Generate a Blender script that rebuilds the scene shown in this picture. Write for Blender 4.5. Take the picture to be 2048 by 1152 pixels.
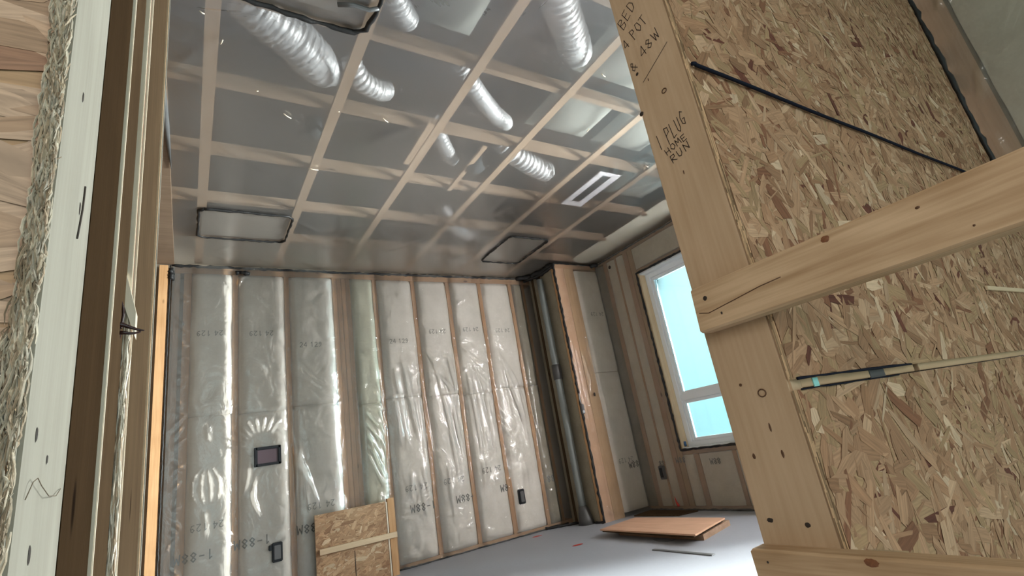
import bpy, bmesh, math, random
import numpy as np
from mathutils import Vector, Matrix, noise as mnoise

for _o in list(bpy.data.objects):
    bpy.data.objects.remove(_o)
S = bpy.context.scene
COL = S.collection
random.seed(7)

# ------------------------------------------------------------ camera
EYE = 0.815
cam_d = bpy.data.cameras.new('camera'); cam = bpy.data.objects.new('camera', cam_d); COL.objects.link(cam)
r_ = Vector((0.8453498963, -0.5090977930, -0.1618733765))
d_ = Vector((0.0250602894, 0.3404707600, -0.9399210836))
f_ = Vector((0.5336248980, 0.7905056000, 0.3005750600))
M = Matrix((( r_.x, -d_.x, -f_.x, 0), (r_.y, -d_.y, -f_.y, 0), (r_.z, -d_.z, -f_.z, EYE), (0, 0, 0, 1)))
cam.matrix_world = M
cam_d.sensor_width = 36; cam_d.lens = 1015.99 / 2048 * 36
cam_d.clip_start = 0.02
S.camera = cam

# ------------------------------------------------------------ world, lights, exposure
S.view_settings.view_transform = 'Standard'; S.view_settings.look = 'None'
S.view_settings.gamma = 1; S.view_settings.use_curve_mapping = False
S.view_settings.exposure = 0.15
W = bpy.data.worlds.new('overcast_sky'); S.world = W; W.use_nodes = True
nt = W.node_tree; bg = nt.nodes['Background']
tc = nt.nodes.new('ShaderNodeTexCoord'); sx = nt.nodes.new('ShaderNodeSeparateXYZ'); cr = nt.nodes.new('ShaderNodeValToRGB')
nt.links.new(tc.outputs['Generated'], sx.inputs[0]); nt.links.new(sx.outputs['Z'], cr.inputs[0]); nt.links.new(cr.outputs[0], bg.inputs[0])
cr.color_ramp.elements[0].position = 0.0; cr.color_ramp.elements[0].color = (0.42, 0.60, 0.60, 1)
cr.color_ramp.elements[1].position = 0.42; cr.color_ramp.elements[1].color = (0.82, 0.95, 0.96, 1)
e = cr.color_ramp.elements.new(0.12); e.color = (0.55, 0.74, 0.74, 1)
bg.inputs[1].default_value = 1.8

def area(name, loc, target, sx_, sy_, power, color=(1, 1, 1)):
    l = bpy.data.lights.new(name, 'AREA'); l.shape = 'RECTANGLE'; l.size = sx_; l.size_y = sy_; l.energy = power; l.color = color
    o = bpy.data.objects.new(name, l); COL.objects.link(o); o.location = loc
    o.rotation_euler = (Vector(target) - Vector(loc)).to_track_quat('-Z', 'Y').to_euler()
    return o
area('outdoor_fill_panel', (5.85, 0.05, 1.75), (2.6, 4.0, 1.35), 1.7, 2.3, 2600, (1.0, 0.97, 0.955))  # added lamp outdoors, out of view, brightens the far wall and its film
area('near_window_fill', (4.50, 1.45, 1.50), (1.9, 4.75, 1.35), 0.9, 1.75, 560, (1.0, 0.965, 0.95))  # lamp added outside the hidden near window, aimed at the far wall
area('hall_side_fill', (-1.0, -0.95, 1.75), (0.9, 0.45, 1.2), 0.8, 1.1, 15, (1.0, 0.95, 0.90))  # fill lamp added in the unseen hall, no window there; lights post and rails
area('hall_rear_fill', (0.15, -2.3, 1.5), (0.0, 0.9, 1.2), 0.7, 1.7, 3, (1.0, 0.96, 0.92))  # fill lamp added behind the camera, no door there; lights left board edges

# ------------------------------------------------------------ helpers
def tag(o, label=None, cat=None, group=None, kind=None):
    if label: o['label'] = label
    if cat: o['category'] = cat
    if group: o['group'] = group
    if kind: o['kind'] = kind
    return o

def link(name, me, mat=None, parent=None, loc=(0, 0, 0)):
    o = bpy.data.objects.new(name, me); COL.objects.link(o)
    if mat:
        me.materials.append(mat)
    o.location = loc
    if parent:
        o.parent = parent
        o.matrix_parent_inverse = Matrix.Translation(parent.location).inverted() if parent.rotation_euler[:] == (0, 0, 0) else parent.matrix_world.inverted()
    return o

def empty(name, loc=(0, 0, 0)):
    o = bpy.data.objects.new(name, None); COL.objects.link(o); o.location = loc; o.empty_display_size = 0.1
    return o

def box(name, x0, x1, y0, y1, z0, z1, mat, parent=None, bev=0.002, rot=None):
    """a board; origin at its base centre"""
    cx, cy = (x0 + x1) / 2, (y0 + y1) / 2
    bm = bmesh.new()
    bmesh.ops.create_cube(bm, size=1)
    for v in bm.verts:
        v.co = Vector((v.co.x * (x1 - x0), v.co.y * (y1 - y0), (v.co.z + .5) * (z1 - z0)))
    if bev:
        bmesh.ops.bevel(bm, geom=list(bm.edges), offset=min(bev, .3 * min(x1 - x0, y1 - y0, z1 - z0)), segments=2, affect='EDGES')
    me = bpy.data.meshes.new(name); bm.to_mesh(me); bm.free()
    o = link(name, me, mat, parent, (cx, cy, z0))
    if rot: o.rotation_euler = rot
    return o

def multibox(name, boxes, mat, parent=None, loc=(0, 0, 0), bev=0.0):
    bm = bmesh.new()
    for (x0, x1, y0, y1, z0, z1) in boxes:
        r = bmesh.ops.create_cube(bm, size=1)
        for v in r['verts']:
            v.co = Vector(((x0 + x1) / 2 + v.co.x * (x1 - x0) - loc[0], (y0 + y1) / 2 + v.co.y * (y1 - y0) - loc[1], (z0 + z1) / 2 + v.co.z * (z1 - z0) - loc[2]))
    if bev:
        bmesh.ops.bevel(bm, geom=list(bm.edges), offset=bev, segments=2, affect='EDGES')
    me = bpy.data.meshes.new(name); bm.to_mesh(me); bm.free()
    return link(name, me, mat, parent, loc)

def grid_mesh(name, P, smooth=True, uv=False):
    """P: array (n, m, 3)"""
    n, m = P.shape[:2]
    idx = np.arange(n * m).reshape(n, m)
    f = np.stack([idx[:-1, :-1], idx[1:, :-1], idx[1:, 1:], idx[:-1, 1:]], -1).reshape(-1, 4)
    me = bpy.data.meshes.new(name)
    me.from_pydata(P.reshape(-1, 3).tolist(), [], f.tolist())
    if smooth: me.polygons.foreach_set('use_smooth', [True] * len(me.polygons))
    return me

def tube(name, pts, rad, mat, parent=None, seg=10, jit=0.0, seed=0, smooth=True, loc=None):
    """round tube through pts; rad a number or a function of 0..1"""
    rnd = random.Random(seed)
    P = [Vector(p) for p in pts]
    loc = Vector(loc) if loc is not None else P[0].copy()
    vs, fs = [], []
    up = Vector((0.13, 0.21, 0.97))
    n = len(P)
    a = None
    for i, p in enumerate(P):
        t = (P[min(i + 1, n - 1)] - P[max(i - 1, 0)]).normalized()
        if a is None:
            a = t.cross(up)
            if a.length < .2: a = t.cross(Vector((1, .1, 0)))
        else:
            a = a - t * a.dot(t)
        a.normalize(); b = t.cross(a)
        r = rad(i / (n - 1)) if callable(rad) else rad
        for k in range(seg):
            th = 2 * math.pi * k / seg
            rr = r * (1 + jit * rnd.uniform(-1, 1))
            vs.append(p + a * math.cos(th) * rr + b * math.sin(th) * rr - loc)
    for i in range(n - 1):
        for k in range(seg):
            k2 = (k + 1) % seg
            fs.append((i * seg + k, i * seg + k2, (i + 1) * seg + k2, (i + 1) * seg + k))
    fs.append(tuple(range(seg))[::-1]); fs.append(tuple(range((n - 1) * seg, n * seg)))
    me = bpy.data.meshes.new(name); me.from_pydata([v[:] for v in vs], [], fs)
    if smooth: me.polygons.foreach_set('use_smooth', [True] * len(me.polygons))
    return link(name, me, mat, parent, loc)

def line(a, b, n):
    a, b = Vector(a), Vector(b)
    return [a.lerp(b, i / (n - 1)) for i in range(n)]

def bead(name, pts, r, label, seed=0, mat=None, parent=None, step=0.03):
    """irregular bead of black sealant along a polyline"""
    rnd = random.Random(seed); P = []
    for a, b in zip(pts[:-1], pts[1:]):
        L = (Vector(b) - Vector(a)).length
        k = max(2, int(L / step))
        seg = line(a, b, k + 1)
        P += seg if not P else seg[1:]
    P = [p + Vector((rnd.uniform(-1, 1), rnd.uniform(-1, 1), rnd.uniform(-1, 1))) * r * .28 for p in P]
    rs = [r * rnd.uniform(.65, 1.35) for _ in P]
    o = tube(name, P, lambda t: rs[min(len(rs) - 1, int(round(t * (len(P) - 1))))], mat or M_SEAL, parent, seg=8, jit=.12, seed=seed)
    if label: tag(o, label, 'sealant', 'black acoustic sealant beads along the poly edges')
    return o

# ------------------------------------------------------------ materials
def newmat(name):
    m = bpy.data.materials.new(name); m.use_nodes = True
    nt = m.node_tree
    return m, nt, nt.nodes['Principled BSDF']

def flat(name, col, rough=.6, metal=0.0, bump=0.0, bscale=60, spec=.5, var=0.0):
    m, nt, b = newmat(name)
    b.inputs['Base Color'].default_value = (*col, 1); b.inputs['Roughness'].default_value = rough; b.inputs['Metallic'].default_value = metal
    b.inputs['Specular IOR Level'].default_value = spec
    tc = nt.nodes.new('ShaderNodeTexCoord'); n = nt.nodes.new('ShaderNodeTexNoise'); n.inputs['Scale'].default_value = bscale; n.inputs['Detail'].default_value = 4
    nt.links.new(tc.outputs['Object'], n.inputs['Vector'])
    if bump:
        bp = nt.nodes.new('ShaderNodeBump'); bp.inputs['Strength'].default_value = bump; bp.inputs['Distance'].default_value = .004
        nt.links.new(n.outputs['Fac'], bp.inputs['Height']); nt.links.new(bp.outputs[0], b.inputs['Normal'])
    if var:
        mx = nt.nodes.new('ShaderNodeMix'); mx.data_type = 'RGBA'
        mx.inputs[6].default_value = (*[c * (1 - var) for c in col], 1); mx.inputs[7].default_value = (*[min(1, c * (1 + var)) for c in col], 1)
        nt.links.new(n.outputs['Fac'], mx.inputs[0]); nt.links.new(mx.outputs[2], b.inputs['Base Color'])
    return m

def wood(name, c1, c2, axis='Z', rough=.65, knots=True, grain=1.0, spec=.3):
    m, nt, b = newmat(name); N = nt.nodes.new; L = nt.links.new
    tc = N('ShaderNodeTexCoord'); oi = N('ShaderNodeObjectInfo')
    mul = N('ShaderNodeVectorMath'); mul.operation = 'MULTIPLY_ADD'
    sc = {'X': (1.1, 22, 22), 'Y': (22, 1.1, 22), 'Z': (22, 22, 1.1)}[axis]
    mul.inputs[1].default_value = sc
    comb = N('ShaderNodeCombineXYZ'); rm = N('ShaderNodeMath'); rm.operation = 'MULTIPLY'; rm.inputs[1].default_value = 37
    L(oi.outputs['Random'], rm.inputs[0])
    for i in range(3): L(rm.outputs[0], comb.inputs[i])
    L(tc.outputs['Object'], mul.inputs[0]); L(comb.outputs[0], mul.inputs[2])
    n1 = N('ShaderNodeTexNoise'); n1.inputs['Scale'].default_value = 1.0; n1.inputs['Detail'].default_value = 5; n1.inputs['Distortion'].default_value = .9
    L(mul.outputs[0], n1.inputs['Vector'])
    n2 = N('ShaderNodeTexNoise'); n2.inputs['Scale'].default_value = 5.5; n2.inputs['Detail'].default_value = 3; L(mul.outputs[0], n2.inputs['Vector'])
    # broad blotches, nearly isotropic
    n3 = N('ShaderNodeTexNoise'); n3.inputs['Scale'].default_value = 5; n3.inputs['Detail'].default_value = 2; L(tc.outputs['Object'], n3.inputs['Vector'])
    r = N('ShaderNodeValToRGB'); r.color_ramp.elements[0].position = .34; r.color_ramp.elements[1].position = .66
    r.color_ramp.elements[0].color = (*c2, 1); r.color_ramp.elements[1].color = (*c1, 1)
    mixf = N('ShaderNodeMath'); mixf.operation = 'MULTIPLY_ADD'; mixf.inputs[1].default_value = .35 * grain
    add = N('ShaderNodeMath'); add.operation = 'MULTIPLY_ADD'; add.inputs[1].default_value = .55
    L(n1.outputs['Fac'], add.inputs[0])
    add2 = N('ShaderNodeMath'); add2.operation = 'MULTIPLY'; add2.inputs[1].default_value = .45; L(n3.outputs['Fac'], add2.inputs[0]); L(add2.outputs[0], add.inputs[2])
    sub = N('ShaderNodeMath'); sub.operation = 'SUBTRACT'; sub.inputs[1].default_value = .5; L(n2.outputs['Fac'], sub.inputs[0])
    L(sub.outputs[0], mixf.inputs[0]); L(add.outputs[0], mixf.inputs[2]); L(mixf.outputs[0], r.inputs[0])
    out = r.outputs[0]
    if knots:
        v = N('ShaderNodeTexVoronoi'); v.feature = 'F1'; v.inputs['Scale'].default_value = 1
        mk = N('ShaderNodeVectorMath'); mk.operation = 'MULTIPLY_ADD'; mk.inputs[1].default_value = {'X': (2.2, 6, 6), 'Y': (6, 2.2, 6), 'Z': (6, 6, 2.2)}[axis]
        L(tc.outputs['Object'], mk.inputs[0]); L(comb.outputs[0], mk.inputs[2]); L(mk.outputs[0], v.inputs['Vector'])
        kr = N('ShaderNodeValToRGB'); kr.color_ramp.elements[0].position = .035; kr.color_ramp.elements[0].color = (1, 1, 1, 1)
        kr.color_ramp.elements[1].position = .075; kr.color_ramp.elements[1].color = (0, 0, 0, 1)
        L(v.outputs['Distance'], kr.inputs[0])
        mx = N('ShaderNodeMix'); mx.data_type = 'RGBA'; L(kr.outputs[0], mx.inputs[0]); L(out, mx.inputs[6]); mx.inputs[7].default_value = (c2[0] * .3, c2[1] * .25, c2[2] * .22, 1)
        out = mx.outputs[2]
    L(out, b.inputs['Base Color']); b.inputs['Roughness'].default_value = rough; b.inputs['Specular IOR Level'].default_value = spec
    bp = N('ShaderNodeBump'); bp.inputs['Strength'].default_value = .25; bp.inputs['Distance'].default_value = .002
    L(n2.outputs['Fac'], bp.inputs['Height']); L(bp.outputs[0], b.inputs['Normal'])
    return m

W_T, W_D = (0.66, 0.47, 0.29), (0.50, 0.33, 0.185)
M_POST = wood('lumber_tan_vertical', (0.56, 0.405, 0.27), (0.46, 0.32, 0.20), 'Z', knots=False)
M_RAIL = wood('lumber_rail', (0.62, 0.44, 0.28), (0.38, 0.24, 0.13), 'Y', knots=False, grain=1.5)
M_STUD = wood('lumber_orange_vertical', (0.62, 0.37, 0.19), (0.47, 0.26, 0.12), 'Z')
M_STUDX = wood('lumber_orange_along_x', (0.60, 0.37, 0.20), (0.46, 0.26, 0.13), 'X')
M_STUDY = wood('lumber_orange_along_y', (0.52, 0.34, 0.20), (0.40, 0.25, 0.14), 'Y')
M_TRUSSX = wood('truss_wood_x', (0.28, 0.20, 0.14), (0.21, 0.145, 0.10), 'X')
M_STRAPY = wood('strapping_wood_y', (0.40, 0.29, 0.205), (0.32, 0.225, 0.155), 'Y')
M_PALE = wood('pale_spruce', (0.42, 0.40, 0.345), (0.34, 0.32, 0.27), 'Z', knots=False, grain=.8, spec=.08, rough=.85)  # pale greenish spruce tone
M_DARK = wood('shaded_brown_lumber', (0.05, 0.029, 0.014), (0.036, 0.021, 0.010), 'Z', knots=True, grain=.6, spec=.03, rough=.95)  # room shade put into the colour; the board lies in the pale post's plane
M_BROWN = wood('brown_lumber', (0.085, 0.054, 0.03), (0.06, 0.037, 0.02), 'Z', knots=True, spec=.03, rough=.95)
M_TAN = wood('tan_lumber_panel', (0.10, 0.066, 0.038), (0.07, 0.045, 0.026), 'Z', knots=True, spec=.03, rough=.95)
M_EDGE = wood('cream_board_edge', (0.88, 0.80, 0.67), (0.74, 0.64, 0.50), 'Z', knots=False)
M_PLY = wood('plywood_face', (0.72, 0.44, 0.30), (0.60, 0.35, 0.23), 'Y', knots=False)
M_BATTEN = wood('pale_batten', (0.66, 0.50, 0.34), (0.55, 0.40, 0.26), 'X', knots=False)
M_SEAL = flat('black_sealant', (0.008, 0.008, 0.009), .55, bump=.4, bscale=90)
M_BLACK = flat('black_plastic', (0.010, 0.012, 0.016), .5, spec=.3)
M_MAUVE = flat('dark_purple_box_plastic', (0.09, 0.06, 0.075), .35)
M_KNOT = flat('knot_dark', (0.10, 0.045, 0.02), .6, bump=.3, bscale=200, var=.4)
M_KNOTR = flat('knot_red_brown', (0.20, 0.075, 0.03), .6, bump=.3, bscale=200, var=.3)
M_NAIL = flat('nail_hole', (0.03, 0.02, 0.015), .7)
M_PENCIL = flat('marker_ink', (0.045, 0.032, 0.025), .7)
M_INK = flat('printed_ink_grey', (0.16, 0.16, 0.15), .8)
M_INKF = flat('printed_ink_faint', (0.30, 0.30, 0.28), .8)
M_VINYL = flat('white_vinyl_frame', (0.90, 0.95, 1.0), .35)
M_SILVER = flat('silver_duct_foil', (0.46, 0.46, 0.48), .5, metal=.4, bump=.6, bscale=45)
M_DIFF = flat('diffuser_white', (0.82, 0.80, 0.86), .5)
M_DECK = flat('attic_dark_backing', (0.06, 0.045, 0.038), .9, var=.25, bscale=5)
M_ATTICG = flat('attic_grey_batt', (0.24, 0.245, 0.225), .9, var=.2, bscale=7, bump=.4)
M_RED = flat('red_paint', (0.55, 0.05, 0.035), .6)
M_HOOK = flat('dark_glossy_cord', (0.035, 0.012, 0.012), .18)
M_PIPE = flat('grey_pipe', (0.20, 0.225, 0.225), .45, var=.15, bscale=8)
M_BLUE = flat('blue_tape', (0.04, 0.13, 0.30), .5)
M_CYAN = flat('cyan_window_light', (0.35, 0.80, 0.78), .3)  # window light painted as a solid cyan
M_PINKW = wood('pinkish_wood', (0.50, 0.37, 0.29), (0.40, 0.28, 0.21), 'Z')
M_CABLE = flat('navy_cable', (0.006, 0.008, 0.018), .75, spec=.15)
M_GREYP = flat('grey_plate', (0.10, 0.10, 0.105), .5)
M_STEEL = flat('grey_steel_strip', (0.16, 0.165, 0.17), .45, metal=.3)
M_FLOOR = flat('primed_subfloor', (0.37, 0.385, 0.43), .62, bump=.12, bscale=70, var=.05)
M_WHITE = flat('plain_board', (0.5, 0.42, 0.33), .8)
M_BOOT = flat('dark_grey_flashing', (0.07, 0.07, 0.07), .5)

def batt_mat(name, c1, c2):
    m, nt, b = newmat(name); N = nt.nodes.new; L = nt.links.new
    tc = N('ShaderNodeTexCoord'); n = N('ShaderNodeTexNoise'); n.inputs['Scale'].default_value = 6; n.inputs['Detail'].default_value = 7; n.inputs['Roughness'].default_value = .65
    n2 = N('ShaderNodeTexNoise'); n2.inputs['Scale'].default_value = 75; n2.inputs['Detail'].default_value = 3
    geo = N('ShaderNodeNewGeometry')
    L(geo.outputs['Position'], n.inputs['Vector']); L(geo.outputs['Position'], n2.inputs['Vector'])
    r = N('ShaderNodeValToRGB'); r.color_ramp.elements[0].position = .33; r.color_ramp.elements[1].position = .68
    r.color_ramp.elements[0].color = (*c2, 1); r.color_ramp.elements[1].color = (*c1, 1)
    ad = N('ShaderNodeMath'); ad.operation = 'MULTIPLY_ADD'; ad.inputs[1].default_value = .3; 
    sb = N('ShaderNodeMath'); sb.operation = 'MULTIPLY_ADD'; sb.inputs[1].default_value = .7; sb.inputs[2].default_value = 0
    L(n.outputs['Fac'], sb.inputs[0]); L(n2.outputs['Fac'], ad.inputs[0]); L(sb.outputs[0], ad.inputs[2]); L(ad.outputs[0], r.inputs[0])
    L(r.outputs[0], b.inputs['Base Color']); b.inputs['Roughness'].default_value = .75; b.inputs['Specular IOR Level'].default_value = .3
    bp = N('ShaderNodeBump'); bp.inputs['Strength'].default_value = .5; bp.inputs['Distance'].default_value = .006
    L(n.outputs['Fac'], bp.inputs['Height']); L(bp.outputs[0], b.inputs['Normal'])
    return m
M_BATT = batt_mat('insulation_white', (0.92, 0.875, 0.82), (0.76, 0.72, 0.665))
M_BATTG = batt_mat('insulation_greenish', (0.76, 0.75, 0.62), (0.62, 0.61, 0.49))
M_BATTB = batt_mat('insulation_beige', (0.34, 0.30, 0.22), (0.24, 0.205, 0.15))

def film_mat(name, haze=.16, gloss=.9, rough=.16, bscale=9, bstr=.5, bdist=.01, stretch=(1, 1, 1), tint=(0.80, 0.80, 0.78)):
    m = bpy.data.materials.new(name); m.use_nodes = True; nt = m.node_tree; nt.nodes.clear(); N = nt.nodes.new; L = nt.links.new
    out = N('ShaderNodeOutputMaterial'); tr = N('ShaderNodeBsdfTransparent'); tr.inputs[0].default_value = (.97, .97, .965, 1)
    di = N('ShaderNodeBsdfDiffuse'); di.inputs[0].default_value = (*tint, 1); tl = N('ShaderNodeBsdfTranslucent'); tl.inputs[0].default_value = (*tint, 1)
    mh = N('ShaderNodeMixShader'); mh.inputs[0].default_value = .4; L(di.outputs[0], mh.inputs[1]); L(tl.outputs[0], mh.inputs[2])
    m1 = N('ShaderNodeMixShader'); m1.inputs[0].default_value = haze; L(tr.outputs[0], m1.inputs[1]); L(mh.outputs[0], m1.inputs[2])
    gl = N('ShaderNodeBsdfGlossy'); gl.inputs['Roughness'].default_value = rough
    fr = N('ShaderNodeFresnel'); fr.inputs[0].default_value = 1.5
    mm = N('ShaderNodeMath'); mm.operation = 'MULTIPLY'; mm.inputs[1].default_value = gloss * 1.7; mm.use_clamp = True
    L(fr.outputs[0], mm.inputs[0])
    m2 = N('ShaderNodeMixShader'); L(mm.outputs[0], m2.inputs[0]); L(m1.outputs[0], m2.inputs[1]); L(gl.outputs[0], m2.inputs[2]); L(m2.outputs[0], out.inputs[0])
    geo = N('ShaderNodeNewGeometry'); mp = N('ShaderNodeMapping'); mp.inputs['Scale'].default_value = stretch; L(geo.outputs['Position'], mp.inputs[0])
    n = N('ShaderNodeTexNoise'); n.inputs['Scale'].default_value = bscale; n.inputs['Detail'].default_value = 4; n.inputs['Distortion'].default_value = 1.2
    L(mp.outputs[0], n.inputs['Vector'])
    bp = N('ShaderNodeBump'); bp.inputs['Strength'].default_value = bstr; bp.inputs['Distance'].default_value = bdist
    L(n.outputs['Fac'], bp.inputs['Height']); L(bp.outputs[0], gl.inputs['Normal']); L(bp.outputs[0], fr.inputs['Normal'])
    return m
M_FILM = film_mat('poly_film_wall', haze=.15, gloss=1.1, rough=.14, bscale=6, bstr=.9, bdist=.014)
M_FILMD = film_mat('poly_film_side_wall', haze=.20, gloss=.5, rough=.25, bscale=5, bstr=.7, bdist=.01)
M_FILMC = film_mat('poly_film_ceiling', haze=.095, gloss=.20, rough=.30, bscale=2.0, bstr=.6, bdist=.02, tint=(.80, .79, .78))

# oriented strand board: each strand has its own colour (attribute) and grain (uv)
def osb_mat():
    m, nt, b = newmat('oriented_strand_board'); N = nt.nodes.new; L = nt.links.new
    at = N('ShaderNodeAttribute'); at.attribute_name = 'strand'
    uv = N('ShaderNodeUVMap'); uv.uv_map = 'grain'
    mp = N('ShaderNodeMapping'); mp.inputs['Scale'].default_value = (14, 260, 1); L(uv.outputs[0], mp.inputs[0])
    n = N('ShaderNodeTexNoise'); n.inputs['Scale'].default_value = 1; n.inputs['Detail'].default_value = 4; L(mp.outputs[0], n.inputs['Vector'])
    mr = N('ShaderNodeMapRange'); mr.inputs[3].default_value = .70; mr.inputs[4].default_value = 1.28; mr.inputs[1].default_value = .25; mr.inputs[2].default_value = .75
    L(n.outputs['Fac'], mr.inputs[0])
    vm = N('ShaderNodeVectorMath'); vm.operation = 'SCALE'; L(at.outputs['Color'], vm.inputs[0]); L(mr.outputs[0], vm.inputs['Scale'])
    L(vm.outputs[0], b.inputs['Base Color']); b.inputs['Roughness'].default_value = .6; b.inputs['Specular IOR Level'].default_value = .28
    bp = N('ShaderNodeBump'); bp.inputs['Strength'].default_value = .35; bp.inputs['Distance'].default_value = .0015
    L(n.outputs['Fac'], bp.inputs['Height']); L(bp.outputs[0], b.inputs['Normal'])
    return m
M_OSB = osb_mat()
PAL = [((0.47, 0.30, 0.175), 34), ((0.40, 0.245, 0.135), 26), ((0.55, 0.375, 0.235), 18), ((0.34, 0.20, 0.105), 12), ((0.30, 0.155, 0.085), 5), ((0.17, 0.065, 0.035), 2.0), ((0.43, 0.30, 0.17), 14), ((0.60, 0.44, 0.29), 5)]

def osb_sheet(name, a0, a1, z0, z1, front, thick, parent=None, seed=1, cover=3.0, ang=None, lens=(.035, .12), wid=(.007, .028), pal=PAL, axis='Y', chips=None):
    """an OSB board in the plane axis=front facing the negative axis direction, its face laid with separate strands"""
    rnd = random.Random(seed)
    vs, fs, cols, uvs = [], [], [], []
    def push(poly, col, uvp):
        i = len(vs); vs.extend(poly); fs.append(tuple(range(i, i + len(poly)))); cols.append(col); uvs.append(uvp)
    base = (0.36, 0.225, 0.125)
    def P(a, d, z):    # d: depth behind the face
        return (a, d, z)
    t = thick
    corners = [(a0, z0), (a1, z0), (a1, z1), (a0, z1)]
    push([P(a, 0.0016, z) for a, z in corners], base, [(a, z) for a, z in corners])
    push([P(a, t, z) for a, z in reversed(corners)], base, [(a, z) for a, z in reversed(corners)])
    # edges made of ragged layers
    for (p, q) in zip(corners, corners[1:] + corners[:1]):
        nl = 5
        for k in range(nl):
            d0, d1 = .0016 + (t - .0016) * k / nl, .0016 + (t - .0016) * (k + 1) / nl
            L = math.hypot(q[0] - p[0], q[1] - p[1]); s = 0.0
            while s < L:
                e = min(L, s + rnd.uniform(.008, .05))
                f0, f1 = s / L, e / L
                A = (p[0] + (q[0] - p[0]) * f0, p[1] + (q[1] - p[1]) * f0); B = (p[0] + (q[0] - p[0]) * f1, p[1] + (q[1] - p[1]) * f1)
                c = rnd.uniform(.3, 1.5)
                col = (0.50 * c, 0.36 * c, 0.22 * c)
                push([P(A[0], d0, A[1]), P(B[0], d0, B[1]), P(B[0], d1, B[1]), P(A[0], d1, A[1])][::-1], col, [(s, d0), (e, d0), (e, d1), (s, d1)])
                s = e
    area_ = (a1 - a0) * (z1 - z0); tot = 0.0
    names = [c for c, w in pal]; ws = [w for c, w in pal]
    while tot < area_ * cover:
        L = rnd.uniform(*lens); Wd = rnd.uniform(*wid)
        if rnd.random() < .25: Wd *= .4
        cx = rnd.uniform(a0, a1); cz = rnd.uniform(z0, z1)
        th = rnd.uniform(0, math.pi) if ang is None else rnd.gauss(ang[0], ang[1])
        c, s = math.cos(th), math.sin(th)
        u = [(-.5, rnd.uniform(-.5, -.2)), (-.5 + rnd.uniform(.03, .3), -.5), (.5 - rnd.uniform(.03, .3), -.5 + rnd.uniform(0, .25)), (.5, rnd.uniform(-.35, .0)), (.5 - rnd.uniform(0, .15), .5 - rnd.uniform(0, .4)), (rnd.uniform(-.1, .1), .5), (-.5 + rnd.uniform(0, .15), .5 - rnd.uniform(0, .3))]
        h = rnd.uniform(0, .0015); tx, tz = rnd.uniform(-1, 1) * .012, rnd.uniform(-1, 1) * .03
        col = rnd.choices(names, ws)[0]; k = rnd.uniform(.88, 1.14); col = tuple(x * k for x in col)
        ou, ov = rnd.uniform(0, 50), rnd.uniform(0, 50)
        poly, uvp = [], []
        for (pu, pv) in u:
            lx, ly = pu * L, pv * Wd
            a = min(a1, max(a0, cx + lx * c - ly * s)); z = min(z1, max(z0, cz + lx * s + ly * c))
            d = max(-.0004, min(.0015, h + lx * tx + ly * tz))
            poly.append(P(a, d, z)); uvp.append((ou + lx, ov + ly))
        push(poly, col, uvp); tot += L * Wd * .75
    am, zm = (a0 + a1) / 2, z0
    if axis == 'Y':
        V = [(a - am, d, z - zm) for a, d, z in vs]; loc = (am, front, zm)
        flip = False
    me = bpy.data.meshes.new(name); me.from_pydata(V, [], fs)
    ca = me.color_attributes.new('strand', 'FLOAT_COLOR', 'CORNER'); ul = me.uv_layers.new(name='grain')
    cd, ud = [], []
    for col, uvp in zip(cols, uvs):
        for q in uvp:
            cd += [col[0], col[1], col[2], 1]; ud += [q[0], q[1]]
    ca.data.foreach_set('color', cd); ul.data.foreach_set('uv', ud)
    return link(name, me, M_OSB, parent, loc)

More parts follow.
